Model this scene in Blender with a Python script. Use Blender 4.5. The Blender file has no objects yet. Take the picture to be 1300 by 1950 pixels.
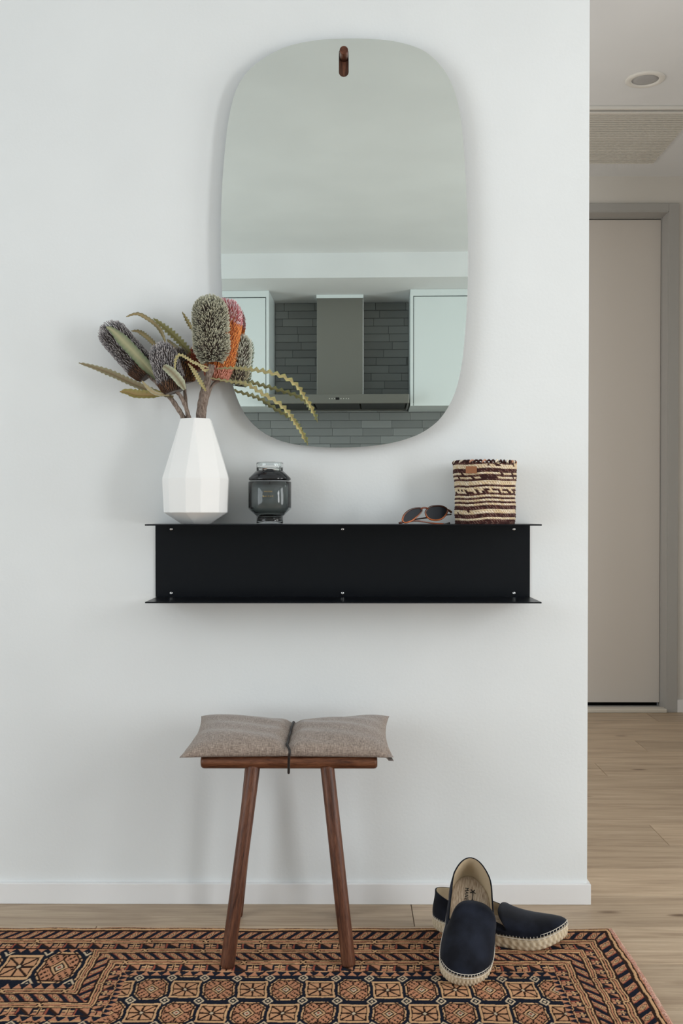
import bpy, bmesh, math, random
import numpy as np
from mathutils import Vector, Matrix, Euler

random.seed(7); np.random.seed(7)
PI = math.pi
sc = bpy.context.scene
COL = sc.collection

# ------------------------------------------------------------------ camera
F = 1950.0                      # focal length in pixels of the 1300 x 1950 frame
CAM = Vector((0.0, -2.384, 0.91))
PITCH, YAW, SHY = 0.013, 0.005, 28.35
cd = bpy.data.cameras.new('camera'); cam = bpy.data.objects.new('camera', cd); COL.objects.link(cam)
cam.location = CAM
cam.rotation_euler = Euler((PI/2 - PITCH, 0, YAW), 'XYZ')
cd.sensor_fit = 'VERTICAL'; cd.sensor_height = 36.0; cd.lens = 36.0 * F / 1950.0
cd.shift_y = SHY / 1950.0
cd.clip_start = 0.05
sc.camera = cam

# ------------------------------------------------------------------ world, lights, exposure
w = bpy.data.worlds.new('world'); sc.world = w; w.use_nodes = True
w.node_tree.nodes['Background'].inputs[0].default_value = (0.75, 0.82, 0.9, 1)
w.node_tree.nodes['Background'].inputs[1].default_value = 0.6
def area(name, loc, rot, sx, sy, power, col):
    l = bpy.data.lights.new(name, 'AREA'); l.shape = 'RECTANGLE'; l.size = sx; l.size_y = sy
    l.energy = power; l.color = col
    o = bpy.data.objects.new(name, l); COL.objects.link(o); o.location = loc; o.rotation_euler = rot
    return o
area('daylight_right', (2.74, -2.35, 1.25), (0, PI/2, 0), 1.9, 0.75, 40, (0.965, 0.985, 1.0))
area('daylight_right', (2.74, -0.95, 1.25), (0, PI/2, 0), 2.1, 0.8, 24, (0.965, 0.985, 1.0))
area('daylight_left', (-2.54, -2.3, 1.24), (0, -PI/2, 0), 2.0, 2.0, 40, (0.88, 0.945, 1.0))
area('hall_fill_light', (-0.56, 1.2, 1.25), (0, -PI/2, 0), 2.0, 1.4, 12, (1.0, 0.97, 0.93))  # unseen fill light added behind the partition to brighten the dim hall
sc.view_settings.view_transform = 'Standard'; sc.view_settings.look = 'None'
sc.view_settings.gamma = 1.0; sc.view_settings.use_curve_mapping = False
sc.view_settings.exposure = 0.24

# ------------------------------------------------------------------ helpers
def pixel_dir(px, py):
    d = Vector(((px - 650) / F, (975 - py + SHY) / F, -1.0))
    return cam.rotation_euler.to_matrix() @ d
def at(px, py, y):
    d = pixel_dir(px, py); t = (y - CAM.y) / d.y
    return CAM + d * t
def atz(px, py, z):
    d = pixel_dir(px, py); t = (z - CAM.z) / d.z
    return CAM + d * t
def lin(c):
    return tuple(((v/255)/12.92 if v/255 <= 0.04045 else ((v/255+0.055)/1.055)**2.4) for v in c)
def lin4(c): return lin(c) + (1.0,)

def build(name, verts, faces, mat=None, parent=None, smooth=False, cols=None, matidx=None):
    me = bpy.data.meshes.new(name)
    me.from_pydata([tuple(v) for v in verts], [], faces)
    me.update()
    if smooth: me.polygons.foreach_set('use_smooth', [True]*len(me.polygons))
    if cols is not None:
        a = me.color_attributes.new('Col', 'FLOAT_COLOR', 'POINT')
        a.data.foreach_set('color', np.array([tuple(c[:3]) + (1.0,) for c in cols], dtype=np.float32).ravel())
    mats = mat if isinstance(mat, (list, tuple)) else [mat]
    for m in mats:
        if m: me.materials.append(m)
    if matidx is not None: me.polygons.foreach_set('material_index', matidx)
    o = bpy.data.objects.new(name, me); COL.objects.link(o)
    if parent is not None: o.parent = parent
    return o
class G:
    def __init__(s): s.v = []; s.f = []; s.c = []; s.m = []
    def add(s, v, f, c=None, m=0):
        n = len(s.v); s.v += [Vector(p) for p in v]; s.f += [tuple(i + n for i in q) for q in f]
        s.m += [m]*len(f)
        if c is not None: s.c += (list(c) if isinstance(c, list) else [c]*len(v))
        return s
    def obj(s, name, mat, parent=None, smooth=False):
        return build(name, s.v, s.f, mat, parent, smooth, s.c if s.c else None, s.m)
def box(x0, x1, y0, y1, z0, z1, b=0.0):
    """a box, chamfered by b on all edges when b > 0"""
    bm = bmesh.new()
    vs = [bm.verts.new((x, y, z)) for x in (x0, x1) for y in (y0, y1) for z in (z0, z1)]
    for q in ((0,1,3,2),(4,6,7,5),(0,4,5,1),(2,3,7,6),(0,2,6,4),(1,5,7,3)): bm.faces.new([vs[i] for i in q])
    if b > 0: bmesh.ops.bevel(bm, geom=bm.edges[:], offset=b, segments=2, affect='EDGES', profile=0.5)
    bmesh.ops.recalc_face_normals(bm, faces=bm.faces[:])
    bm.verts.index_update()
    v = [p.co.copy() for p in bm.verts]; f = [tuple(p.index for p in q.verts) for q in bm.faces]
    bm.free(); return v, f
def lathe(prof, n=48, cx=0, cy=0, closed=False):
    v, f = [], []
    for (r, z) in prof:
        for k in range(n):
            a = 2*PI*k/n; v.append(Vector((cx + r*math.cos(a), cy + r*math.sin(a), z)))
    m = len(prof)
    for i in range(m if closed else m-1):
        j = (i+1) % m
        for k in range(n):
            l = (k+1) % n; f.append((i*n+k, i*n+l, j*n+l, j*n+k))
    return v, f
def frames(pts):
    out = []; up = None
    for i, p in enumerate(pts):
        a = pts[max(i-1, 0)]; b = pts[min(i+1, len(pts)-1)]; t = (b-a).normalized()
        if up is None:
            up = Vector((0,0,1)) if abs(t.z) < .9 else Vector((1,0,0))
        s = t.cross(up)
        if s.length < 1e-6: s = t.orthogonal()
        s.normalize(); up = s.cross(t).normalized(); out.append((t, s, up))
    return out
def tube(pts, rad, n=8, caps=True, closed=False):
    pts = [Vector(p) for p in pts]
    if not isinstance(rad, (list, tuple)): rad = [rad]*len(pts)
    v, f = [], []; fr = frames(pts)
    for p, r, (t, s, u) in zip(pts, rad, fr):
        for k in range(n):
            a = 2*PI*k/n; v.append(p + s*(r*math.cos(a)) + u*(r*math.sin(a)))
    m = len(pts)
    for i in range(m if closed else m-1):
        j = (i+1) % m
        for k in range(n):
            l = (k+1) % n; f.append((i*n+k, j*n+k, j*n+l, i*n+l))
    if caps and not closed:
        f.append(tuple(range(n))); f.append(tuple((m-1)*n+k for k in reversed(range(n))))
    return v, f
def spline(pts, n, closed=False):
    pts = [Vector(p) for p in pts]; out = []; m = len(pts)
    seg = m if closed else m-1
    for i in range(seg):
        if closed: a, b, c, d = pts[(i-1) % m], pts[i], pts[(i+1) % m], pts[(i+2) % m]
        else:
            b, c = pts[i], pts[i+1]
            a = pts[i-1] if i else b*2-c; d = pts[i+2] if i+2 < m else c*2-b
        for k in range(n):
            t = k/n
            out.append(0.5*((2*b) + (c-a)*t + (2*a-5*b+4*c-d)*t*t + (3*b-a-3*c+d)*t*t*t))
    if not closed: out.append(pts[-1])
    return out
def tag(o, label=None, cat=None, group=None, kind=None):
    if label: o['label'] = label
    if cat: o['category'] = cat
    if group: o['group'] = group
    if kind: o['kind'] = kind
    return o
def thing(name, label, cat, loc=(0,0,0), group=None):
    o = bpy.data.objects.new(name, None); COL.objects.link(o); o.location = loc; o.empty_display_size = .05
    return tag(o, label, cat, group)
def put(o, root):
    """parent a mesh made in world coordinates under a root that sits at its own location"""
    o.parent = root
    o.matrix_parent_inverse = Matrix.Translation(-root.location) if root.type == 'EMPTY' else Matrix.Identity(4)
    return o

# ------------------------------------------------------------------ materials
def mat(name, col, rough=0.5, metal=0.0, spec=0.5, trans=0.0, ior=1.45, sheen=0.0, coat=0.0):
    m = bpy.data.materials.new(name); m.use_nodes = True
    b = m.node_tree.nodes['Principled BSDF']
    b.inputs['Base Color'].default_value = lin4(col); b.inputs['Roughness'].default_value = rough
    b.inputs['Metallic'].default_value = metal; b.inputs['Specular IOR Level'].default_value = spec
    b.inputs['Transmission Weight'].default_value = trans; b.inputs['IOR'].default_value = ior
    b.inputs['Sheen Weight'].default_value = sheen; b.inputs['Coat Weight'].default_value = coat
    return m
def N(m, t, **kw):
    n = m.node_tree.nodes.new(t)
    for k, v in kw.items():
        if k in n.bl_rna.properties: setattr(n, k, v)
        else: n.inputs[k].default_value = v
    return n
def L(m, a, b): m.node_tree.links.new(a, b)
def BS(m): return m.node_tree.nodes['Principled BSDF']
def ramp(m, stops):
    r = N(m, 'ShaderNodeValToRGB'); e = r.color_ramp.elements
    e[0].position, e[0].color = stops[0][0], lin4(stops[0][1]); e[1].position, e[1].color = stops[-1][0], lin4(stops[-1][1])
    for p, c in stops[1:-1]:
        x = e.new(p); x.color = lin4(c)
    return r
def bump(m, src, strength, dist):
    b = N(m, 'ShaderNodeBump', Strength=strength, Distance=dist)
    L(m, src, b.inputs['Height']); L(m, b.outputs['Normal'], BS(m).inputs['Normal']); return b
def coords(m, scale=(1,1,1), rnd=False):
    tc = N(m, 'ShaderNodeTexCoord'); mp = N(m, 'ShaderNodeMapping'); mp.inputs['Scale'].default_value = scale
    L(m, tc.outputs['Object'], mp.inputs['Vector'])
    if rnd:
        oi = N(m, 'ShaderNodeObjectInfo'); mu = N(m, 'ShaderNodeVectorMath', operation='MULTIPLY')
        L(m, oi.outputs['Random'], mu.inputs[0]); mu.inputs[1].default_value = (37.0, 91.0, 53.0)
        L(m, mu.outputs[0], mp.inputs['Location']); return mp, oi
    return mp
def vcol(name, rough=0.8, sheen=0.0, spec=0.3, noise=None):
    m = mat(name, (128,128,128), rough, spec=spec, sheen=sheen)
    a = N(m, 'ShaderNodeVertexColor', layer_name='Col'); L(m, a.outputs['Color'], BS(m).inputs['Base Color'])
    if noise:
        mp = coords(m); n = N(m, 'ShaderNodeTexNoise', Scale=noise[0], Detail=4.0); L(m, mp.outputs[0], n.inputs['Vector'])
        bump(m, n.outputs['Fac'], noise[1], noise[2])
    return m

def paint(name, col, rough=0.75, bs=0.12):
    m = mat(name, col, rough, spec=0.25); mp = coords(m)
    n = N(m, 'ShaderNodeTexNoise', Scale=140.0, Detail=3.0); L(m, mp.outputs[0], n.inputs['Vector'])
    n2 = N(m, 'ShaderNodeTexNoise', Scale=3.0, Detail=2.0); L(m, mp.outputs[0], n2.inputs['Vector'])
    r = ramp(m, [(0.3, tuple(c-3 for c in col)), (0.7, tuple(min(255, c+2) for c in col))])
    L(m, n2.outputs['Fac'], r.inputs['Fac']); L(m, r.outputs['Color'], BS(m).inputs['Base Color'])
    bump(m, n.outputs['Fac'], bs, 0.002); return m
M_wall = paint('wall_paint', (226, 229, 229))
M_ceil = paint('ceiling_paint', (226, 228, 229), 0.9, 0.03)
M_hall = paint('hall_paint', (216, 213, 207))
M_base = mat('skirting_gloss', (232, 232, 232), 0.35)
M_door = mat('door_paint', (213, 207, 200), 0.45)
M_frame = mat('door_frame_paint', (172, 171, 168), 0.5)
M_sill = mat('threshold_paint', (208, 202, 190), 0.45)
M_black_gap = mat('shadow_gap', (12, 12, 12), 0.9)
M_plain_white = mat('white_plastic', (222, 220, 214), 0.5)
M_louvre = mat('grille_white', (212, 209, 200), 0.5)
M_dark = mat('dark_void', (48, 47, 44), 0.9)

# oak floor planks
M_oak = mat('oak_plank', (190,165,135), 0.42, spec=0.35)
mp, oi = coords(M_oak, (1.2, 14.0, 14.0), True)
n1 = N(M_oak, 'ShaderNodeTexNoise', Scale=2.2, Detail=8.0, Roughness=0.62, Distortion=0.6); L(M_oak, mp.outputs[0], n1.inputs['Vector'])
r1 = ramp(M_oak, [(0.25, (158,132,103)), (0.5, (190,164,132)), (0.75, (208,184,152))]); L(M_oak, n1.outputs['Fac'], r1.inputs['Fac'])
mp2, _ = coords(M_oak, (2.2, 60.0, 60.0), True)
n2 = N(M_oak, 'ShaderNodeTexNoise', Scale=3.0, Detail=5.0, Roughness=0.7); L(M_oak, mp2.outputs[0], n2.inputs['Vector'])
mx = N(M_oak, 'ShaderNodeMix', data_type='RGBA', blend_type='MULTIPLY'); mx.inputs[0].default_value = 0.55
r2 = ramp(M_oak, [(0.3, (205,200,195)), (0.62, (255,255,255))]); L(M_oak, n2.outputs['Fac'], r2.inputs['Fac'])
L(M_oak, r1.outputs['Color'], mx.inputs[6]); L(M_oak, r2.outputs['Color'], mx.inputs[7])
mp3, _ = coords(M_oak, (2.2, 7.0, 1.0), True)
n3 = N(M_oak, 'ShaderNodeTexVoronoi', Scale=1.25); L(M_oak, mp3.outputs[0], n3.inputs['Vector'])
r3 = ramp(M_oak, [(0.0, (88,72,60)), (0.045, (150,130,110)), (0.10, (255,255,255))]); L(M_oak, n3.outputs['Distance'], r3.inputs['Fac'])
mx3 = N(M_oak, 'ShaderNodeMix', data_type='RGBA', blend_type='MULTIPLY'); mx3.inputs[0].default_value = 0.8
L(M_oak, mx.outputs[2], mx3.inputs[6]); L(M_oak, r3.outputs['Color'], mx3.inputs[7])
hs = N(M_oak, 'ShaderNodeHueSaturation', Saturation=0.84); L(M_oak, mx3.outputs[2], hs.inputs['Color'])
mr = N(M_oak, 'ShaderNodeMapRange'); mr.inputs['To Min'].default_value = 0.86; mr.inputs['To Max'].default_value = 1.08
L(M_oak, oi.outputs['Random'], mr.inputs['Value']); L(M_oak, mr.outputs[0], hs.inputs['Value'])
L(M_oak, hs.outputs['Color'], BS(M_oak).inputs['Base Color']); bump(M_oak, n2.outputs['Fac'], 0.12, 0.001)

def wood(name, c0, c1, c2, sc_=(30,30,2.5), rough=0.42):
    m = mat(name, c1, rough, spec=0.35); mp, oi = coords(m, sc_, True)
    n = N(m, 'ShaderNodeTexNoise', Scale=3.0, Detail=8.0, Roughness=0.65, Distortion=0.8); L(m, mp.outputs[0], n.inputs['Vector'])
    r = ramp(m, [(0.3, c0), (0.5, c1), (0.72, c2)]); L(m, n.outputs['Fac'], r.inputs['Fac'])
    mp2, _ = coords(m, tuple(8*s for s in sc_), True)
    n2 = N(m, 'ShaderNodeTexNoise', Scale=3.0, Detail=3.0); L(m, mp2.outputs[0], n2.inputs['Vector'])
    r2_ = ramp(m, [(0.35, (150,140,135)), (0.55, (255,255,255))]); L(m, n2.outputs['Fac'], r2_.inputs['Fac'])
    x = N(m, 'ShaderNodeMix', data_type='RGBA', blend_type='MULTIPLY'); x.inputs[0].default_value = 0.6
    L(m, r.outputs['Color'], x.inputs[6]); L(m, r2_.outputs['Color'], x.inputs[7]); L(m, x.outputs[2], BS(m).inputs['Base Color'])
    bump(m, n2.outputs['Fac'], 0.15, 0.0008); return m
M_walnut = wood('walnut', (60,36,26), (98,61,44), (130,90,68))
M_walnut_x = wood('walnut_bar', (68,40,27), (108,67,46), (136,92,66), (2.5,30,30))
M_peg = wood('walnut_peg', (58,32,22), (92,54,38), (118,74,52), (30,2.5,30))

M_steel_black = mat('powder_coated_black_steel', (12,15,20), 0.30, spec=0.22)
mp = coords(M_steel_black, (1,1,1)); n = N(M_steel_black, 'ShaderNodeTexNoise', Scale=600.0, Detail=1.0)
L(M_steel_black, mp.outputs[0], n.inputs['Vector']); bump(M_steel_black, n.outputs['Fac'], 0.05, 0.0005)
M_chrome = mat('zinc_rivet', (205,205,205), 0.22, metal=1.0)
M_ceramic = mat('white_ceramic', (238,238,236), 0.48)
M_ceramic_in = mat('vase_inside', (150,150,146), 0.8)
M_mirror = mat('mirror_silvering', (222,230,226), 0.0, metal=1.0)
M_mirror_edge = mat('mirror_glass_edge', (84,104,98), 0.15, spec=0.6)
M_mirror_back = mat('mirror_backing', (110,112,112), 0.7)
M_stainless = mat('brushed_stainless', (136,136,130), 0.36, metal=0.9)
mp = coords(M_stainless, (4,4,240)); n = N(M_stainless, 'ShaderNodeTexNoise', Scale=2.0, Detail=2.0)
L(M_stainless, mp.outputs[0], n.inputs['Vector']); bump(M_stainless, n.outputs['Fac'], 0.04, 0.001)
M_filter = mat('dark_filter', (46,46,44), 0.45, metal=0.6)
M_cab = mat('cabinet_lacquer', (222,230,230), 0.3)
M_tile = mat('glazed_grey_tile', (122,126,123), 0.22)
mp, oi = coords(M_tile, (1,1,1), True)
n = N(M_tile, 'ShaderNodeTexNoise', Scale=30.0, Detail=3.0); L(M_tile, mp.outputs[0], n.inputs['Vector'])
hs = N(M_tile, 'ShaderNodeHueSaturation'); hs.inputs['Color'].default_value = lin4((132,135,134))
mr = N(M_tile, 'ShaderNodeMapRange'); mr.inputs['To Min'].default_value = 0.85; mr.inputs['To Max'].default_value = 1.15
L(M_tile, oi.outputs['Random'], mr.inputs['Value']); L(M_tile, mr.outputs[0], hs.inputs['Value'])
L(M_tile, hs.outputs['Color'], BS(M_tile).inputs['Base Color']); bump(M_tile, n.outputs['Fac'], 0.12, 0.004)
M_grout = mat('grey_grout', (104,107,105), 0.9)
M_lens_lamp = mat('frosted_lamp_glass', (170,170,170), 0.4)

# ------------------------------------------------------------------ room shell
CEIL = 2.446
XE = at(1119.5, 978, 0).x            # free end of the partition wall
YB = 2.31                            # hall end wall
XL, XR, YK = -2.6, 2.8, -4.436       # left wall, right wall, kitchen wall
def struct(name, v, f, m, smooth=False):
    o = build(name, v, f, m, None, smooth); o['kind'] = 'structure'; return o
def sbox(name, m, *a, **k):
    v, f = box(*a, **k); return struct(name, v, f, m)

sbox('wall_back', M_wall, XL, XE, 0.0, 0.11, 0, CEIL)
sbox('wall_left', M_wall, XL-0.1, XL, YK-0.1, 0.11, 0, CEIL)
sbox('wall_right', M_wall, XR, XR+0.1, YK-0.1, 0.1, 0, CEIL)
sbox('wall_hall_front', M_hall, 1.95, XR, 0.0, 0.11, 0, CEIL)
sbox('wall_hall_right', M_hall, 1.95, 2.05, 0.11, YB, 0, CEIL)
sbox('wall_hall_left', M_hall, -0.7, -0.6, 0.11, YB, 0, CEIL)
sbox('ceiling', M_ceil, XL-0.1, XR+0.1, YK-0.1, YB+0.2, CEIL, CEIL+0.1)

# floor slab and single oak planks
floor = sbox('floor', M_black_gap, XL-0.1, XR+0.1, YK-0.1, YB+0.2, -0.06, -0.0135)
PW = 0.1855; Y0 = -0.137
fixed = {0: [0.150], -1: [-0.551], 9: [1.155], 7: [0.905], 3: [0.885], 2: [-1.2, 1.75], 1: [1.72], 4: [1.6], 5:[1.45], 6: [-0.3, 1.7], 8: [1.75]}
rng = random.Random(3)
k = int((YK - Y0)//PW)
while Y0 + k*PW < YB:
    ya, yb = Y0 + k*PW, min(Y0 + (k+1)*PW, YB)
    if ya < YK: ya = YK
    js = list(fixed.get(k, []))
    if not js: js = [rng.uniform(-0.9, 1.0)]
    x = js[-1]
    while x + rng.uniform(1.7, 2.0) < XR - 0.1 and len(js) < 6: x = x + rng.uniform(1.7, 2.0); js.append(x)
    x = js[0]
    while x - 1.9 > XL + 0.1: x = x - rng.uniform(1.6, 1.9); js.insert(0, x)
    js = [XL] + [q for q in js if XL + .1 < q < XR - .1] + [XR]
    for a, b in zip(js[:-1], js[1:]):
        # hall rows end at the hall walls
        if ya > 0.12:
            if b < -0.6 or a > 1.95: continue
            a = max(a, -0.6); b = min(b, 1.95)
        v, f = box(-(b-a)/2+0.0007, (b-a)/2-0.0007, -(yb-ya)/2+0.0006, (yb-ya)/2-0.0006, -0.0135, 0.0, b=0.0014)
        o = build('plank', v, f, M_oak, floor); o.location = ((a+b)/2, (ya+yb)/2, 0)
    k += 1

# skirting boards
zt = at(600, 1683.5, -0.012).z
bv, bf = box(XL, XE+0.0065, -0.012, -0.0003, 0.0, zt, b=0.0012)
bb = struct('baseboard_back', bv, bf, M_base)
g = G(); g.add(*box(XE+0.0002, XE+0.0063, 0.0, 0.11, 0.0, zt)); o = g.obj('baseboard_end', M_base); o['kind'] = 'structure'

# hall end wall with the door opening
def wxz(px, py, y=YB): p = at(px, py, y); return p.x, p.z
fx1 = at(1289.5, 900, YB).x; fzt = at(1200, 388.5, YB).z
ox = at(1270, 900, YB).x; ozt = at(1200, 404, YB).z          # inside edge of the frame face
DX0 = ox - 0.86                                                # left side, hidden behind the partition
sbox('wall_hall_end', M_hall, ox, 1.95, YB, YB+0.1, 0, CEIL)
g = G(); g.add(*box(-0.6, DX0, YB, YB+0.1, 0, CEIL)); g.add(*box(DX0, ox, YB, YB+0.1, ozt, CEIL)); o = g.obj('wall_hall_end_left', M_hall); o['kind'] = 'structure'
bzt = at(1295, 1333, YB-.012).z
sbox('baseboard_hall', M_base, fx1+0.0005, 1.95, YB-0.012, YB-0.0003, 0, bzt, b=0.001)
# door frame: architrave faces, reveal, stop
door = thing('door_1', None, None, (ox-0.43, YB, 0)); door['kind'] = 'structure'
fw = fx1 - ox; g = G()
g.add(*box(ox, fx1, YB-0.012, YB-0.0002, 0, fzt, b=0.0015)); put(g.obj('door_frame', M_frame), door)
g = G(); g.add(*box(DX0-fw, DX0, YB-0.012, YB-0.0002, 0, fzt, b=0.0015)); put(g.obj('door_frame', M_frame), door)
g = G(); g.add(*box(DX0, ox, YB-0.012, YB-0.0002, ozt, fzt, b=0.0015)); put(g.obj('door_head', M_frame), door)
g = G()
RV = 0.085
g.add(*box(ox-0.004, ox-0.0002, YB-0.011, YB+RV+.04, 0, ozt)); g.add(*box(DX0+.0002, DX0+0.004, YB-0.011, YB+RV+.04, 0, ozt)); g.add(*box(DX0, ox, YB-0.011, YB+RV+.04, ozt-0.004, ozt-0.0002))
put(g.obj('reveal', M_frame), door)
lx = at(1256.5, 900, YB+RV).x; lzt = at(1200, 418.5, YB+RV).z; lzb = at(1200, 1337.5, YB+RV).z
g = G()
g.add(*box(lx+0.0012, ox-0.004, YB+RV-0.012, YB+RV+.02, 0, ozt-.004)); g.add(*box(DX0+.004, lx+.003, YB+RV-0.012, YB+RV+.02, lzt+0.004, ozt-.004))
g.add(*box(lx-.01, ox-.004, YB+RV+.041, YB+RV+.05, .1, ozt-.004)); g.add(*box(DX0+.004, ox-.004, YB+RV+.041, YB+RV+.05, lzt-.01, ozt-.004)); put(g.obj('door_stop', M_frame), door)
g = G(); g.add(*box(DX0+.006, lx, YB+RV, YB+RV+0.04, lzb, lzt, b=0.002)); leaf_o = put(g.obj('door_leaf', M_door), door)
g = G(); g.add(*box(DX0+.006, ox-.003, YB+RV+0.045, YB+RV+0.05, 0, .1)); put(g.obj('door_gap_shade', M_black_gap), door)  # black strip added behind the leaf, stands in for shade and stops light leaking
g = G(); g.add(*box(DX0+.004, ox-.004, YB+0.02, YB+RV+0.01, 0, 0.012, b=.002)); put(g.obj('threshold', M_frame), door)
g = G(); g.add(*box(DX0+.004, ox-.0045, YB-0.03, YB+0.03, 0.0, 0.018, b=.004)); put(g.obj('threshold_nosing', M_sill), door)

# right-hand window (daylight comes in here) and left-hand window
def window(name, x, y0, y1, z0, z1, sgn, mull):
    r = thing(name, None, None, (x, (y0+y1)/2, z0)); r['kind'] = 'structure'
    g = G(); t = 0.05
    g.add(*box(min(x, x-sgn*.09), max(x, x-sgn*.09), y0-t, y0, z0-t, z1+t)); g.add(*box(min(x, x-sgn*.09), max(x, x-sgn*.09), y1, y1+t, z0-t, z1+t))
    g.add(*box(min(x, x-sgn*.09), max(x, x-sgn*.09), y0, y1, z1, z1+t)); g.add(*box(min(x, x-sgn*.09), max(x, x-sgn*.09), y0, y1, z0-t, z0))
    put(g.obj('window_frame', M_plain_white), r)
    for q in mull:
        g = G(); g.add(*box(min(x-sgn*.07, x-sgn*.1), max(x-sgn*.07, x-sgn*.1), q-.03, q+.03, z0, z1, b=.003)); put(g.obj('mullion', M_plain_white), r)
window('window_1', XR, -2.73, -1.97, 0.27, 2.23, 1, [])
window('window_3', XR, -1.36, -0.54, 0.17, 2.31, 1, [])
window('window_2', XL, -3.31, -1.29, 0.22, 2.26, -1, [-2.3])

# ceiling downlight
c = at(1228, 151, 0); d = pixel_dir(1228, 151); P = CAM + d*((CEIL - CAM.z)/d.z)
dl = thing('recessed_downlight', 'round white recessed downlight in the hall ceiling, switched off', 'light', (P.x, P.y, CEIL))
ro, ri = 0.0685, 0.047
v, f = lathe([(ro, 0), (ro, -.003), (ro-.006, -.006), (ri+.004, -.006), (ri, -.004), (ri-.003, .012)], 48); build('trim_ring', v, f, M_plain_white, dl, True)
v, f = lathe([(0.0001, -.0035), (ri*.6, -.0035), (ri, -.0012), (ri, .004)], 48); build('lamp_glass', v, f, M_lens_lamp, dl, True)
# return-air grille
a = atz(1243, 308, CEIL); b_ = atz(1200, 201, CEIL); gx1 = a.x; gy1 = a.y; gy0 = b_.y; gx0 = gx1-0.62
gr = thing('air_return_grille', 'white linear slat air return grille in the hall ceiling', 'vent', ((gx0+gx1)/2, (gy0+gy1)/2, CEIL))
def gbox(nm, m, *a_, **k_):
    g = G(); g.add(*box(*a_, **k_)); return put(g.obj(nm, m), gr)
gbox('backing', M_dark, gx0+.004, gx1-.004, gy0+.004, gy1-.004, CEIL-.0035, CEIL-.0005)
gbox('frame', M_plain_white, gx0, gx1, gy0, gy0+.014, CEIL-.012, CEIL, b=.002)
gbox('frame', M_plain_white, gx0, gx1, gy0+.036, gy0+.05, CEIL-.012, CEIL, b=.002)
gbox('frame', M_plain_white, gx0, gx1, gy1-.006, gy1, CEIL-.01, CEIL, b=.001)
gbox('frame', M_plain_white, gx0, gx0+.006, gy0, gy1, CEIL-.01, CEIL, b=.001)
ns = 30; p_ = (gy1-.006-gy0-.05)/ns
for i in range(ns):
    yy = gy0+.05+(i+.5)*p_
    gbox('slat', M_louvre, gx0+.006, gx1-.001, yy-p_*.30, yy+p_*.30, CEIL-.010, CEIL-.004, b=.001)

# ------------------------------------------------------------------ mirror
MY = -0.030; MA = -0.016
mpx = [(655,73),(700,74),(753,78),(808,94),(843,128),(865,170),(877,219),(884.5,305),(890,423),(891,501),(889.5,560),(886.5,618),(880.5,689),(871,736),(855,775),(831.5,807),(792,832),(733,848),(647,854.5),(557,848),(514,833),(478.5,808),(458,778),(441,732),(430,670),(423.5,591),(419,481),(420,383),(427,285),(435,215),(451,158),(478,124),(537,87),(596,76)]
mc = at(655, 463, MY)
def mloc(px, py): p = at(px, py, MY); return (p.x-mc.x, p.z-mc.z)
out = [Vector((q[0], q[1], 0)) for q in (mloc(*p) for p in mpx)]
for _ in range(2):
    out = [(out[i-1]+out[i]*4+out[(i+1) % len(out)])/6 for i in range(len(out))] if _ == 0 else out
out = spline(out, 8, True)
sx, sz = mloc(654.3, 119)
sr = 9.3*2.354/1950; sh = (146.5-92)/2*2.354/1950 - sr
slot = []
for k in range(17): a_ = PI*k/16; slot.append(Vector((sx+sr*math.cos(a_), sz+sh+sr*math.sin(a_), 0)))
for k in range(17): a_ = PI+PI*k/16; slot.append(Vector((sx+sr*math.cos(a_), sz-sh+sr*math.sin(a_), 0)))
def slab(name, loops, th, mats, parent):
    """flat plate with holes: loops in (x, z), thickness th; local y = 0 is the front"""
    cu = bpy.data.curves.new(name, 'CURVE'); cu.dimensions = '2D'; cu.fill_mode = 'BOTH'; cu.extrude = th/2
    for lp in loops:
        s = cu.splines.new('POLY'); s.points.add(len(lp)-1)
        for i, p in enumerate(lp): s.points[i].co = (p.x, p.y, 0, 1)
        s.use_cyclic_u = True
    t = bpy.data.objects.new('tmp', cu); COL.objects.link(t)
    me = bpy.data.meshes.new_from_object(t.evaluated_get(bpy.context.evaluated_depsgraph_get())); bpy.data.objects.remove(t); bpy.data.curves.remove(cu)
    me.transform(Matrix.Translation((0, th/2, 0)) @ Matrix.Rotation(PI/2, 4, 'X'))
    bm = bmesh.new(); bm.from_mesh(me); bmesh.ops.remove_doubles(bm, verts=bm.verts[:], dist=1e-6); bmesh.ops.recalc_face_normals(bm, faces=bm.faces[:]); bm.to_mesh(me); bm.free()
    me.materials.clear()
    for m_ in mats: me.materials.append(m_)
    for p in me.polygons:
        p.use_smooth = False
        p.material_index = 0 if p.normal.y < -.5 else (2 if p.normal.y > .5 else 1)
    me.name = name
    o = bpy.data.objects.new(name, me); COL.objects.link(o); o.parent = parent; return o
mir = thing('wall_mirror', 'tall frameless rounded mirror hanging from a walnut peg above the black shelf', 'mirror', mc)
mir.rotation_euler = (0, 0, MA)
slab('mirror_glass', [out, slot], 0.005, [M_mirror, M_mirror_edge, M_mirror_back], mir)
small = [p*0.80 for p in out]
bk = slab('backing_board', [small], 0.009, [M_mirror_back]*3, mir); bk.location = (0, .0051, 0)
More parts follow.
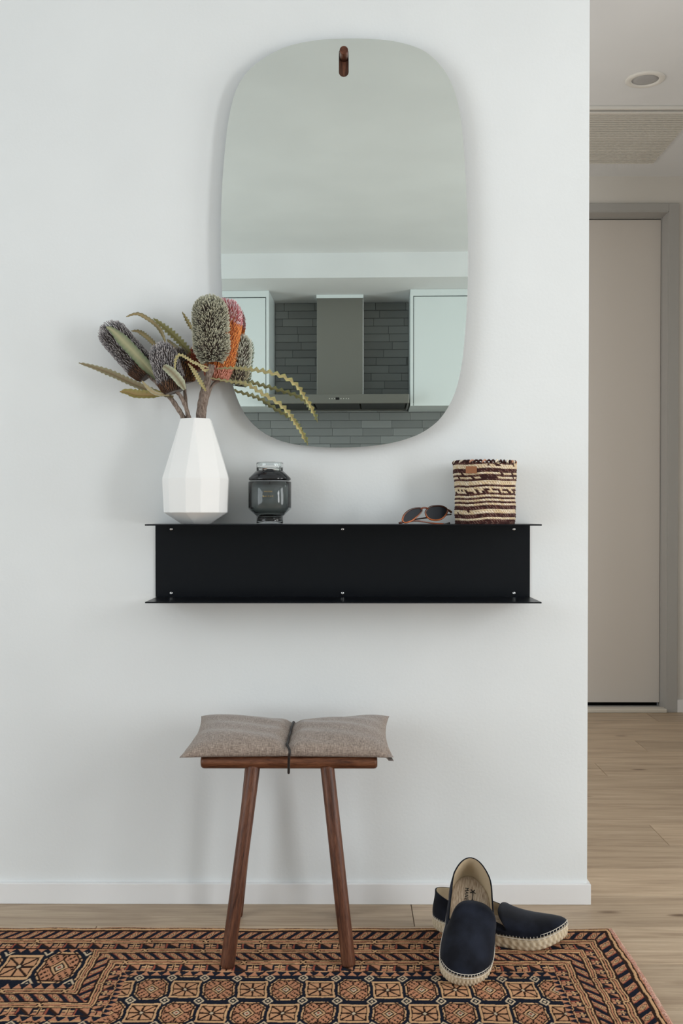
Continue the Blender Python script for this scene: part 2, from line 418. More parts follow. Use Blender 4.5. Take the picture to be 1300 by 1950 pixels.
# walnut hook
hk = thing('wall_hook', 'walnut peg on a pill shaped plate holding the mirror by its slot', 'hook', (mc.x+sx, 0, mc.z+sz))
pl = [Vector(((p.x-sx)*.93, (p.y-sz)*.965, 0)) for p in slot]
o = slab('back_plate', [pl], .024, [M_walnut]*3, hk); o.location = (0, -.0245, 0)
rp = 0.0096
pr = at(654.6, 109.5, -0.026)
v, f = lathe([(0.0001, 0), (rp-.001, 0), (rp, .001), (rp, .040), (0.0001, .040)], 32)
v = [Vector((p.x, -.024-.040+p.z, p.y)) for p in v]
o = build('peg', v, f, M_peg, hk, False); o.location = (pr.x-hk.location.x, 0, pr.z-hk.location.z)
for p in o.data.polygons: p.use_smooth = abs(p.normal.y) < .5

# ------------------------------------------------------------------ the kitchen behind the camera, seen in the mirror
mn = Vector((math.sin(MA), -math.cos(MA), 0)); mo = Vector(mc)
def atm(px, py, y):
    d = pixel_dir(px, py); t = (mo-CAM).dot(mn)/d.dot(mn); p = CAM + d*t
    r = d - mn*(2*d.dot(mn)); return p + r*((y-p.y)/r.y)
YBH, YC, YCH, YHD = -3.726, -4.054, -4.19, -3.956
zs = 2.30
sbox('ceiling_bulkhead', M_ceil, XL, XR, YK, YBH, zs, CEIL)
wk = sbox('wall_kitchen', M_wall, XL-.1, XR+.1, YK-0.1, YK, 0, CEIL)
xcl = atm(512, 650, YC).x; xcr = atm(781, 650, YC).x
zcb = atm(820, 772.5, YC).z
def cabinet(name, x0, x1, doors, label):
    r = thing(name, label, 'cabinet', ((x0+x1)/2, YK, zcb), 'white wall cabinets beside the range hood')
    g = G(); t = .018; yf = YC
    for b_ in ((x0, x0+t, YK+.001, yf, zcb, zs-.001), (x1-t, x1, YK+.001, yf, zcb, zs-.001), (x0+t, x1-t, YK+.001, yf, zs-.04, zs-.001), (x0+t, x1-t, YK+.001, yf-.02, zcb, zcb+t)): g.add(*box(*b_))
    put(g.obj('carcass', M_cab), r)
    for a, b in doors:
        g = G(); g.add(*box(a, b, yf-.022, yf-.003, zcb, zs-.045, b=.0015)); put(g.obj('door', M_cab), r)
        g = G(); g.add(*box(a+.01, b-.01, yf-.03, yf-.024, zcb+t, zs-.05)); put(g.obj('inner_shadow_gap', M_black_gap), r)
cabinet('wall_cabinet', xcl-1.0, xcl, [(xcl-.98, xcl-.503), (xcl-.499, xcl-.022)], 'white wall cabinet seen in the mirror behind the dried flowers')
cabinet('wall_cabinet', xcr, xcr+1.0, [(xcr+.022, xcr+.499), (xcr+.503, xcr+.98)], 'white wall cabinet seen in the mirror, its side beyond the range hood')
# tiles, one by one
cw, ch = 0.2, 0.0515
rng = random.Random(5)
zrow = .906; row = 0
v, f = box(xcl-1.0, xcr+.9, YK, YK+.001, .902, zs-.002); build('grout_bed', v, f, M_grout, wk)
while zrow < zs - .005:
    z1 = min(zrow+ch, zs)
    low = zrow < zcb + .01
    xa, xb = (xcl-1.0, xcr+.9) if low else (xcl+.001, xcr-.001)
    x = xa - rng.uniform(0.02, .18)
    while x < xb:
        x1 = min(x+cw, xb); x0 = max(x, xa)
        if x1-x0 > .012:
            v, f = box(-(x1-x0)/2+.001, (x1-x0)/2-.001, 0, .007, -(z1-zrow)/2+.001, (z1-zrow)/2-.001, b=.0015)
            tw = rng.uniform(-.012, .012); tz = rng.uniform(-.012, .012)
            o = build('tile', v, f, M_tile, wk); o.location = ((x0+x1)/2, YK+.0005, (zrow+z1)/2); o.rotation_euler = (tz, 0, tw)
        x += cw
    zrow += ch; row += 1
# range hood
hx0 = atm(502, 760, YHD).x; hx1 = atm(779, 760, YHD).x; hz1 = atm(650, 750.5, YHD).z; hz0 = atm(650, 768, YHD).z
c0 = atm(603, 650, YCH).x; c1 = atm(691, 650, YCH).x
hd = thing('range_hood', 'stainless steel chimney range hood on the grey tiles, seen in the mirror', 'range hood', ((c0+c1)/2, YK, hz0))
def hbox(nm, m, *a_, **k_):
    g = G(); g.add(*box(*a_, **k_)); return put(g.obj(nm, m), hd)
hbox('chimney', M_stainless, c0, c1, YK+.012, YCH, hz1, zs-.022, b=.0015)
hbox('ceiling_collar', M_cab, c0-.002, c1+.002, YK+.012, YCH+.002, zs-.022, zs-.001)
hbox('corner_trim', M_chrome, c1-.002, c1+.004, YCH-.01, YCH+.002, hz1, zs-.03)
g = G()
g.add(*box(hx0, hx1, YHD-.02, YHD, hz0, hz1, b=.002)); g.add(*box(hx0, hx1, YK+.012, YHD-.02, hz1-.012, hz1))
g.add(*box(hx0, hx0+.012, YK+.012, YHD-.02, hz0, hz1)); g.add(*box(hx1-.012, hx1, YK+.012, YHD-.02, hz0, hz1)); g.add(*box(hx0, hx1, YK+.012, YK+.03, hz0, hz1))
put(g.obj('canopy', M_stainless), hd)
ww = (hx1-hx0-.06)/3
for i in range(3):
    hbox('grease_filter', M_filter, hx0+.02+i*(ww+.01), hx0+.02+i*(ww+.01)+ww, YK+.04, YHD-.03, hz0+.006, hz0+.012, b=.002)
dp = atm(642.2, 759, YHD); hbox('display', M_black_gap, dp.x-.011, dp.x+.011, YHD, YHD+.0015, dp.z-.0075, dp.z+.0075)
for q in (627, 632, 637, 649, 654, 659, 663.5):
    dp = atm(q, 759.2, YHD); v, f = lathe([(0.0001, 0), (.0028, 0), (.0028, .001)], 10)
    o = build('button', [Vector((dp.x+p.x, YHD+.0012-p.z, dp.z+p.y)) for p in v], f, M_plain_white); put(o, hd)
# bench under the hood (below the mirror's view, kept simple but whole)
bt = thing('kitchen_bench', 'white kitchen bench below the tiled splashback', 'bench', (0.1, YK+.3, 0))
g = G(); g.add(*box(-1.3, 1.6, YK+.001, YK+.62, .87, .90, b=.003)); put(g.obj('worktop', M_plain_white), bt)
for i in range(5):
    g = G(); g.add(*box(-1.3+.58*i+.002, -1.3+.58*(i+1)-.002, YK+.58, YK+.60, .1, .865, b=.002)); put(g.obj('door', M_cab), bt)
g = G(); g.add(*box(-1.3, 1.6, YK+.001, YK+.575, .0, .865)); put(g.obj('carcass', M_cab), bt)

# ------------------------------------------------------------------ steel shelf
FD = 0.140; yF = -FD
sxl = at(275.5, 999, yF).x; sxr = at(1031.5, 999, yF).x
zT = at(650, 998.4, yF).z; zBt = at(650, 1149, yF).z
pxl, pxr = sxl, sxr
pxl = at(296, 1070, -.003).x; pxr = at(1008.5, 1070, -.003).x
sh = thing('steel_wall_shelf', 'long black folded steel wall shelf under the mirror', 'shelf', ((sxl+sxr)/2, 0, zBt))
def shb(nm, m, *a_, **k_):
    g = G(); g.add(*box(*a_, **k_)); return put(g.obj(nm, m), sh)
TF = .003
shb('top_plate', M_steel_black, sxl, sxr, yF, -.0004, zT-TF, zT, b=.0006)
shb('bottom_plate', M_steel_black, sxl, sxr, yF, -.0004, zBt, zBt+TF, b=.0006)
shb('back_panel', M_steel_black, pxl, pxr, -.0035, -.0005, zBt+TF, zT-TF)
for px in (326, 652, 978):
    for py in (1007.5, 1129.5):
        p = at(px, py, -.0035)
        v, f = lathe([(.0038, 0), (.0037, .0009), (.003, .0018), (.0018, .0024), (.0009, .0022), (.0005, .0012), (.0001, .0012)], 20)
        o = build('rivet', [Vector((p.x+q.x, -.0035-q.z, p.z+q.y)) for q in v], f, M_chrome, None, True); put(o, sh)
        o['label'] = 'bright zinc rivet'
        # the fold gusset below each rivet
ZS = zT

# ------------------------------------------------------------------ vase
vy = -0.072; vc = at(373.5, 960, vy); KV = (vy-CAM.y)/F
def vz(py): return at(373, py, vy).z
def ring(n, r, z, off): return [Vector((r*math.cos(off+2*PI*k/n), r*math.sin(off+2*PI*k/n), z)) for k in range(n)]
z_top = vz(798.5)-ZS; z_mid = vz(912)-ZS; z_low = vz(976)-ZS
offT = -PI/2 + math.radians(2)
rt, rm, rl, rb = 31.5*KV, 65*KV, 62*KV, 30*KV
def twelve(r, z):
    out = []
    for k in range(6):
        a = offT+2*PI*k/6
        for da in (-0.20, 0.24): out.append(Vector((r*math.cos(a+da), r*math.sin(a+da), z)))
    return out
v = ring(6, rt, z_top, offT) + twelve(rm, z_mid) + twelve(rl, z_low) + ring(6, rb, 0.0, offT) + ring(6, rt*.84, z_top, offT) + ring(6, rt*.84, z_top-.05, offT)
f = []
for k in range(6):
    l = (k+1) % 6
    f.append((k, 6+2*k, 6+2*k+1)); f.append((k, 6+2*k+1, 6+2*l)); f.append((k, 6+2*l, l))
    f[-2:] = [(k, 6+2*k+1, 6+2*l, l)]
    for a_, b_ in ((2*k, 2*k+1), (2*k+1, 2*l)): f.append((6+a_, 18+a_, 18+b_, 6+b_))
    f.append((18+2*k, 30+k, 18+2*k+1)); f.append((18+2*k+1, 30+k, 30+l, 18+2*l))
    f.append((k, l, 36+l, 36+k)); f.append((36+k, 36+l, 42+l, 42+k))
f.append(tuple(30+k for k in range(6))); f.append(tuple(42+k for k in range(6)))
bm = bmesh.new(); vv = [bm.verts.new(p) for p in v]
for q in f: bm.faces.new([vv[i] for i in q])
bmesh.ops.recalc_face_normals(bm, faces=bm.faces[:])
bmesh.ops.triangulate(bm, faces=[q for q in bm.faces if len(q.verts) == 4])
bmesh.ops.dissolve_limit(bm, angle_limit=math.radians(4), verts=bm.verts[:], edges=bm.edges[:])
bmesh.ops.bevel(bm, geom=bm.edges[:], offset=.0008, segments=2, affect='EDGES')
me = bpy.data.meshes.new('faceted_vase'); bm.to_mesh(me); bm.free(); me.materials.append(M_ceramic)
vase = bpy.data.objects.new('faceted_vase', me); COL.objects.link(vase); vase.location = (vc.x, vy, ZS+.0003)
tag(vase, 'white faceted ceramic vase holding dried banksias on the shelf', 'vase')

# ------------------------------------------------------------------ dried banksias
M_brist = vcol('banksia_bristles', 0.75, sheen=0.2)
M_stem = mat('woody_stem', (128,110,98), 0.85)
mp = coords(M_stem, (60,60,20)); n = N(M_stem, 'ShaderNodeTexNoise', Scale=6.0, Detail=6.0); L(M_stem, mp.outputs[0], n.inputs['Vector'])
r = ramp(M_stem, [(0.3, (92,76,66)), (0.7, (158,142,130))]); L(M_stem, n.outputs['Fac'], r.inputs['Fac']); L(M_stem, r.outputs['Color'], BS(M_stem).inputs['Base Color']); bump(M_stem, n.outputs['Fac'], 0.6, .003)
M_leaf = vcol('dried_leaf', 0.6, spec=0.3)

def stem(pts, r0, r1, parent, knots=6, seed=0):
    P_ = spline([at(*p) for p in pts], 6); rg = random.Random(seed)
    rad = [r0+(r1-r0)*i/(len(P_)-1) for i in range(len(P_))]
    rad = [q*(1+.10*math.sin(i*1.9+seed)) for i, q in enumerate(rad)]
    g = G(); g.add(*tube(P_, rad, 10))
    for _ in range(knots):
        i = rg.randrange(2, len(P_)-1); a = rg.uniform(PI*1.0, PI*2.0)
        fr = frames(P_)[i]; dirn = fr[1]*math.cos(a) + Vector((0, 1, 0))*math.sin(a)*.6
        q = P_[i] + dirn*rad[i]*.8
        g.add(*tube([q-dirn*.001, q+dirn*.0018, q+dirn*.0030+Vector((0,0,.0006))], [.0017, .0015, .0005], 6))
    o = g.obj('stem', M_stem, None, True); put(o, parent); return P_

def head(base, tip, prof, nb, blen, brad, colf, parent, rg, curl=.3, lean=.55, name='flower_spike', rows=None, core=(60,48,40)):
    """cylindrical banksia spike: core plus nb bristles; prof(t) radius along the axis; colf(t, h, rnd) colour"""
    ax = tip-base; Ln = ax.length; ax.normalize(); s = ax.orthogonal().normalized(); u = ax.cross(s).normalized()
    g = G(); cc = lin(core)
    pts = []; nn = 14
    v, f = [], []
    n = 20
    for i in range(nn+1):
        t = i/nn; r = max(prof(t)*.80, .0004)
        for k in range(n):
            a = 2*PI*k/n; v.append(base+ax*(t*Ln)+s*(r*math.cos(a))+u*(r*math.sin(a)))
    for i in range(nn):
        for k in range(n):
            l = (k+1) % n; f.append((i*n+k, i*n+l, (i+1)*n+l, (i+1)*n+k))
    f.append(tuple(range(n))); f.append(tuple(nn*n+k for k in range(n)))
    g.add(v, f, cc)
    for i in range(nb):
        if rows:
            k = i % rows; t = (i//rows + rg.uniform(-.3, .3))/(nb/rows); t = min(max(t, 0), 1); a = 2*PI*k/rows + t*1.3 + rg.uniform(-.05, .05)
        else:
            t = rg.random()**.95; a = rg.uniform(0, 2*PI)
        r = prof(t); e = .02; slope = (prof(min(t+e, 1))-prof(max(t-e, 0)))/((min(t+e, 1)-max(t-e, 0))*Ln)
        rd = s*math.cos(a)+u*math.sin(a)
        nrm = (rd - ax*slope).normalized()
        p0 = base+ax*(t*Ln)+rd*(r*.78)
        tang = ax*lean + rd.cross(ax)*rg.uniform(-curl, curl)
        ln = blen*rg.uniform(.8, 1.2)
        d1 = (nrm+tang*.6).normalized(); d2 = (nrm*.55+tang).normalized()
        p1 = p0+d1*ln*.55; p2 = p1+d2*ln*.45
        side = d1.orthogonal().normalized(); sb = d1.cross(side)
        vs = []; cs = []
        rn = rg.random()
        for (p, w_, h) in ((p0, brad*.7, 0), (p1, brad*.9, .55), (p2, brad*1.15, 1.0)):
            for q in range(3):
                b_ = 2*PI*q/3; vs.append(p+side*(w_*math.cos(b_))+sb*(w_*math.sin(b_))); cs.append(lin(colf(t, h, rn)))
        vs.append(p2+d2*brad*1.2); cs.append(lin(colf(t, 1.0, rn)))
        fs = [(0,1,4,3),(1,2,5,4),(2,0,3,5),(3,4,7,6),(4,5,8,7),(5,3,6,8),(6,7,9),(7,8,9),(8,6,9)]
        g.add(vs, fs, cs)
    o = g.obj(name, M_brist, None, False); put(o, parent); return o
def mixc(a, b, t): t = max(0, min(1, t)); return tuple(a[i]+(b[i]-a[i])*t for i in range(3))
def capsule(R, tb=.16, tt=.2, rb=.7):
    def p(t):
        if t < tb: return R*(rb+(1-rb)*math.sin(t/tb*PI/2))
        if t > 1-tt: q = (t-(1-tt))/tt; return R*math.sqrt(max(0, 1-q*q*.985))
        return R
    return p

KP = 0.00118                       # metres per pixel at the vase
def flower(name, label, basepx): 
    return thing(name, label, 'flower', Vector(at(*basepx)), 'dried banksias in the white vase')

def leaf(pts, w0, teeth, amp, c0, c1, parent, nrm=(0,-1,.25), fold=.45, tipw=.25, basew=.35, rib=(170,150,110), name='leaf', twist=0.0):
    """serrated blade along the pixel path pts (px, py, y); w0 = full width in metres"""
    P_ = spline([at(*p) for p in pts], 40)
    n = max(teeth*4, 12); L_ = [0]
    for a, b in zip(P_[:-1], P_[1:]): L_.append(L_[-1]+(b-a).length)
    tot = L_[-1]
    def samp(t):
        d = t*tot
        for i in range(len(L_)-1):
            if L_[i+1] >= d: q = (d-L_[i])/max(1e-9, L_[i+1]-L_[i]); return P_[i].lerp(P_[i+1], q)
        return P_[-1]
    S = [samp(i/n) for i in range(n+1)]; nr = Vector(nrm).normalized()
    v, c, f = [], [], []
    for i in range(n+1):
        t = i/n; a = S[max(i-1, 0)]; b = S[min(i+1, n)]; tg = (b-a).normalized()
        ang = twist*t; nv = nr*math.cos(ang)+tg.cross(nr)*math.sin(ang)
        sd = tg.cross(nv).normalized(); nn = sd.cross(tg).normalized()
        env = min(1, basew+(1-basew)*min(1, t/.25))*(min(1, tipw+(1-tipw)*min(1, (1-t)/.3)) if t < .97 else .12)
        for side in (-1, 1):
            ph = (t*teeth+(0.5 if side > 0 else 0)) % 1.0
            saw = 1-amp*abs(2*ph-1) if amp else 1
            hw = w0/2*env*saw
            v.append(S[i]+sd*(side*hw)-nn*(fold*hw)*-1 - nn*0); 
            base_c = mixc(c0, c1, t+.25*math.sin(i*1.7)); c.append(lin(base_c))
            v.append(S[i]+sd*(side*.0005)); c.append(lin(mixc(base_c, rib, .8)))
    # per ring: 0 left edge, 1 left rib, 2 right edge, 3 right rib
    for i in range(n):
        o_, q = i*4, (i+1)*4
        f += [(o_, o_+1, q+1, q), (o_+1, o_+3, q+3, q+1), (o_+3, o_+2, q+2, q+3)]
    o = build(name, v, f, M_leaf, None, False, c); put(o, parent)
    sm = o.modifiers.new('thickness', 'SOLIDIFY'); sm.thickness = .0005
    return o

rg = random.Random(11)
# A: long purple-grey spike leaning left
def col_grey(t, h, r):
    if t < .17: return mixc((70,48,35), (150,110,80), h*.7*r+.1)
    return mixc((36,32,38), (214,208,206), (h-.18)*1.5*(.40+.60*r))
fa = flower('banksia_flower', 'longest purple-grey banksia spike, leaning far left with a green leaf across it', (280, 712, -.075))
stem([(352,830,-.072),(350,799,-.075),(336,774,-.085),(320,752,-.08),(300,730,-.06),(281,712,-.055)], .0056, .0050, fa, 7, 1)
head(at(283,715,-.055), at(204,624,-.055), capsule(31*KP, .2, .22, .75), 1500, .0115, .00078, col_grey, fa, rg, .10, 2.2, rows=40)
leaf([(300,722,-.095),(272,690,-.10),(240,655,-.10),(215,630,-.095),(202,622,-.09)], 23*KP, 16, .12, (88,106,80), (104,116,90), fa, rib=(178,170,135), fold=.3)
leaf([(302,665,-.05),(283,645,-.04),(265,632,-.03),(250,630,-.03)], 11*KP, 12, .4, (122,116,82), (140,132,96), fa)
# B: small purple-grey spike in front
fb = flower('banksia_flower', 'small purple-grey banksia spike with a brown skirt, nearest the front left', (328, 745, -.10))
stem([(364,830,-.075),(361,799,-.08),(352,772,-.09),(342,752,-.095),(330,742,-.10)], .0046, .0042, fb, 5, 2)
head(at(333,747,-.10), at(305,661,-.10), capsule(29*KP, .2, .3, .8), 1300, .0110, .00078, col_grey, fb, rg, .10, 2.2, rows=36)
leaf([(352,742,-.125),(342,725,-.14),(328,709,-.145),(311,696,-.14)], 17*KP, 8, .08, (186,196,172), (160,164,140), fb, rib=(120,104,80), fold=-.25, tipw=.7)
leaf([(330,756,-.09),(300,749,-.085),(255,731,-.07),(215,713,-.06),(180,700,-.055),(150,691,-.05)], 15*KP, 22, .28, (128,120,92), (150,148,118), fb, rib=(120,100,75))
leaf([(318,748,-.095),(296,752,-.09),(262,752,-.08),(243,747,-.075),(228,746,-.075)], 20*KP, 10, .18, (126,122,62), (150,142,84), fb, rib=(150,120,80), tipw=.35, nrm=(0,-1,.5))
leaf([(322,753,-.10),(298,750,-.115),(283,740,-.12),(270,725,-.12)], 8*KP, 8, .15, (176,172,150), (150,148,125), fb, fold=.5)
leaf([(397,700,-.12),(372,692,-.13),(357,683,-.135),(343,676,-.14),(335,684,-.14),(333,700,-.14),(336,712,-.14)], 7.5*KP, 18, .7, (190,186,150), (160,160,104), fb)
# F: brown-based spike behind B
ff = flower('banksia_flower', 'brown withered banksia spike mostly hidden behind the small purple-grey one', (352, 728, -.05))
stem([(358,830,-.065),(357,799,-.065),(353,760,-.055),(350,726,-.05)], .0042, .0040, ff, 3, 3)
def col_brown(t, h, r):
    return mixc((70,46,30), (176,124,66), h*(.3+.7*r)) if t < .55 else mixc((60,52,52), (180,172,165), (h-.4)*1.4)
head(at(352,730,-.045), at(338,668,-.05), capsule(21*KP, .2, .3, .85), 900, .010, .0006, col_brown, ff, rg, .25, .7, rows=32)
leaf([(366,690,-.05),(350,678,-.04),(333,662,-.035),(318,646,-.03)], 13*KP, 12, .2, (160,160,138), (130,128,100), ff)
leaf([(375,695,-.06),(360,672,-.055),(340,648,-.05),(315,625,-.05),(292,606,-.05)], 17*KP, 16, .5, (118,116,70), (142,140,92), ff, rib=(120,112,70))
leaf([(316,655,-.05),(309,636,-.045),(300,622,-.045),(284,609,-.045),(262,598,-.045),(240,603,-.045)], 9*KP, 14, .3, (156,154,124), (108,98,66), ff, tipw=.3)
# C: grey-green big spike in front
def col_green(t, h, r):
    return mixc((34,33,28), (206,204,182) if r > .2 else (150,148,124), (h-.15)*1.8)
fc = flower('banksia_flower', 'large grey-green banksia spike in front of the orange one', (403, 692, -.10))
Pc = stem([(386,830,-.075),(384,799,-.08),(388,765,-.088),(394,730,-.095),(403,694,-.10)], .0092, .0080, fc, 9, 4)
head(at(404,688,-.10), at(399,571,-.10), capsule(34*KP, .22, .24, .45), 3600, .0105, .00080, col_green, fc, rg, .3, .35)
leaf([(392,745,-.115),(380,725,-.12),(370,708,-.12),(358,692,-.12)], 10*KP, 12, .6, (150,148,92), (190,186,140), fc)
leaf([(398,703,-.11),(390,706,-.12),(384,700,-.125),(372,688,-.125)], 7*KP, 8, .6, (186,178,128), (196,190,150), fc)
leaf([(376,640,-.07),(364,624,-.06),(356,610,-.055),(347,594,-.055)], 9*KP, 9, .6, (128,122,72), (112,108,60), fc)
# D: orange and pink spike behind C
def col_or(t, h, r):
    if t > .70: return mixc((150,64,74), (242,222,222) if r > .45 else (204,118,126), (h-.2)*1.6)
    if t > .12: return mixc((176,84,34), (240,158,88) if r > .3 else (222,124,62), h*1.2)
    return mixc((170,96,76), (226,156,136), h*1.2)
fd = flower('banksia_flower', 'orange banksia spike with a pink tip, behind the grey-green one', (405, 718, -.06))
stem([(378,830,-.068),(377,799,-.07),(381,765,-.08),(388,735,-.085),(398,712,-.075)], .0056, .0050, fd, 7, 5)
head(at(412,724,-.055), at(432,577,-.055), capsule(37*KP, .28, .26, .6), 3000, .0115, .00066, col_or, fd, rg, .1, 1.6, rows=60, core=(150,80,40))
head(at(366,700,-.058), at(392,655,-.06), capsule(17*KP, .3, .3, .6), 500, .010, .0006, lambda t,h,r: mixc((110,44,24),(196,98,56),h*(.5+.5*r)), fd, rg, .15, .7, core=(110,50,28), name='side_tuft')
leaf([(412,702,-.10),(440,701,-.125),(470,703,-.16),(505,708,-.185),(540,718,-.19),(565,735,-.175),(580,757,-.145),(592,775,-.12),(599,793,-.10)], 12*KP, 20, .84, (132,132,98), (180,180,112), fd, tipw=.8, basew=.25)
leaf([(400,720,-.10),(440,727,-.13),(470,732,-.165),(500,750,-.185),(530,768,-.18),(552,790,-.15),(563,808,-.12),(574,823,-.10),(581,842,-.08)], 12*KP, 21, .82, (126,128,94), (186,184,116), fd, tipw=.7, basew=.25)
# E: pale grey-green at the back right
def col_pale(t, h, r):
    return mixc((110,110,92), (222,224,208) if t > .3 else (186,176,148), (h-.2)*1.4)
fe = flower('banksia_flower', 'pale grey-green banksia spike peeking out right of the orange one', (452, 730, -.04))
stem([(392,830,-.064),(389,799,-.062),(394,762,-.056),(410,728,-.046),(452,724,-.042)], .0036, .0034, fe, 3, 6)
head(at(452,732,-.043), at(464,645,-.043), capsule(17*KP, .25, .3, .6), 1100, .010, .0006, col_pale, fe, rg, .15, .7)

# ------------------------------------------------------------------ smoked glass candle jar
def glass(name, col, rough=.02):
    return mat(name, col, rough, trans=1.0, ior=1.45)
M_smoke = glass('smoked_glass', (206,211,212)); M_smoke_d = glass('dark_smoked_glass', (52,54,58)); M_clear = glass('clear_glass', (244,248,248))
M_wax = mat('grey_wax', (150,156,154), .6); M_gold = mat('gold_print', (200,165,95), .3, metal=.8)
jy = -.066; jc = at(513.5, 940, jy); KJ = (jy-CAM.y)/F
def jz(py): return at(513, py, jy).z-ZS
jar = thing('candle_jar', 'smoked glass candle jar with a clear foot and lid on the shelf', 'candle jar', (jc.x, jy, ZS+.0004))
R_ = 40.8*KJ; Rn = 25.2*KJ; z9 = jz(969); z8 = jz(984); z10 = jz(917.5)
v, f = lathe([(.0001, z8), (Rn*.98, z8), (R_-.001, z9-.001), (R_, z9+.001), (R_, z10-.001), (R_-.001, z10), (R_-.003, z10), (R_-.0035, z10-.002), (R_-.0035, z9+.002), (Rn*.8, z8+.006), (.0001, z8+.006)], 64); build('body', v, f, M_smoke, jar, True)
v, f = lathe([(.0001, .0006), (Rn-.002, 0.0), (Rn, .001), (Rn, z8-.0003), (Rn-.0035, z8-.0003), (Rn-.0035, .006), (.0001, .0075)], 64); build('foot', v, f, M_clear, jar, True)
za = jz(915.5); zb = jz(911); zc = jz(896.5); zd = jz(881)
v, f = lathe([(.0001, za), (R_-.004, za), (R_-.001, za+.001), (R_-.001, zb), (Rn+.0005, zc), (.0001, zc)], 64); build('lid', v, f, M_smoke_d, jar, True)
v, f = lathe([(Rn-.003, zc+.0003), (Rn, zc+.0003), (Rn, zd-.001), (Rn-.001, zd), (Rn-.003, zd), (Rn-.0034, zd-.001)], 64, closed=True); build('lid_collar', v, f, M_clear, jar, True)
v, f = lathe([(.0001, z8+.0075), (Rn*.95, z8+.0085), (R_-.0045, z9+.003), (R_-.0045, jz(931)), (.0001, jz(931))], 48); build('candle', v, f, M_wax, jar, True)
v, f = tube([(0,0,jz(931)),(0,0,jz(925))], .0007, 6); build('wick', v, f, M_black_gap, jar)
def text(s, size, m, name, parent, mtx, ext=.0001, sp=1.0, curve_r=None):
    cu = bpy.data.curves.new(name, 'FONT'); cu.body = s; cu.size = size; cu.align_x = 'CENTER'; cu.align_y = 'CENTER'; cu.extrude = ext; cu.space_character = sp
    t = bpy.data.objects.new('tmp', cu); COL.objects.link(t)
    me = bpy.data.meshes.new_from_object(t.evaluated_get(bpy.context.evaluated_depsgraph_get())); bpy.data.objects.remove(t)
    if curve_r:
        for q in me.vertices:
            x, y, z = q.co; a = x/curve_r; q.co = ((curve_r+z)*math.sin(a), -(curve_r+z)*math.cos(a), y)
    me.transform(mtx); me.materials.clear(); me.materials.append(m); me.name = name
    o = bpy.data.objects.new(name, me); COL.objects.link(o); o.parent = parent; return o
text('MAISON', .0042, M_gold, 'lettering', jar, Matrix.Translation((0, 0, jz(937.3))), .0001, 1.25, R_+.0002)
text('BALZAC', .0046, M_gold, 'lettering', jar, Matrix.Translation((0, 0, jz(946))), .0001, 1.6, R_+.0002)

# ------------------------------------------------------------------ woven basket
M_weave = vcol('woven_sisal', .85, noise=(900, .4, .0008)); M_tan = mat('tan_leather', (150,96,58), .6)
by = -.072; bc = at(922, 960, by); KB = (by-CAM.y)/F
bh = at(922, 883, by).z-ZS
bk = thing('woven_basket', 'small brown and cream striped woven basket on the shelf', 'basket', (bc.x, by, ZS+.0004))
NR, NS = 30, 66
rng = np.random.RandomState(4)
rows_pat = [.95,.9,.25,.9,.9,.85,.2,.9,.95,.9,.25,.85,.3,.25,.8,.15,.2,.85,.1,.15,.8,.1,.25,.5]     # share of dark per course, bottom first
rows_pat = [1.1,1.1,.1,1.1,1.1,.05,.3,1.1,1.1,.05,.85,.1,1.05,.05,.95,.55,.45,.1,1.05,.0,.0,1.05,.3,1.0,.4,1.05,.95,.0,.2,.85]
dark = (52,28,26); crm = (228,216,194); red = (96,44,36)
nth = NS*6; nz = NR*6
V = []; C = []
for j in range(nz+1):
    t = j/nz; R0 = (54.5+3.2*t)*KB + .0012*math.sin(t*9)
    for i in range(nth):
        a = 2*PI*i/nth; rr = j/6+.45*math.sin(a*2+.6)+.2*math.sin(a*5); course = int(min(max(math.floor(rr), 0), NR-1)); ph = rr-math.floor(rr)
        st = i/6 + .5*(course % 2) + ph*.7
        sidx = int(st) % NS; sp = st % 1.0
        amp = (.0018*math.sin(PI*ph)**.7)*(.35+.65*math.sin(PI*sp)**.6)+.0006*math.sin(a*9+course)
        Rr = R0*(1+.015*math.sin(a*2+1.0)+.01*math.sin(a*3+t*3))+amp
        zz = t*bh + .0010*math.sin(a*2+.4)*t*2
        V.append((Rr*math.cos(a)-.0015*(1-t)*-1, Rr*math.sin(a), zz))
        hsh = (math.sin((course*131+sidx//3*17.7)*12.9898)*43758.5453) % 1.0
        h2 = (math.sin((course*57+sidx*3.1)*78.233)*12543.113) % 1.0
        wob = rows_pat[course] + .13*math.sin(a*1.0+course*2.1)
        isd = (hsh*.40+h2*.45+.08) < wob
        cc = mixc(dark, red, h2*.5) if isd else mixc(crm, (196,168,120), h2*.6)
        sh_ = .62 + .38*min(1, math.sin(PI*ph)*1.6)
        if sp < .2 and not isd: cc = mixc(cc, (120,84,62), .55)
        if sp < .17 and isd and h2 > .45: cc = mixc(cc, crm, .5)
        C.append(lin(cc))
Fq = []
for j in range(nz):
    for i in range(nth):
        l = (i+1) % nth; Fq.append((j*nth+i, j*nth+l, (j+1)*nth+l, (j+1)*nth+i))
Fq.append(tuple(reversed(range(nth))))
o = build('basket_wall', V, Fq, M_weave, bk, True, C)
v, f = lathe([(.050, .004), (50.5*KB, .006), (53.5*KB, bh-.002)], 60); v = [Vector(p) for p in v]; build('lining', v, f, mat('basket_inside', (110,84,64), .9), bk, True)
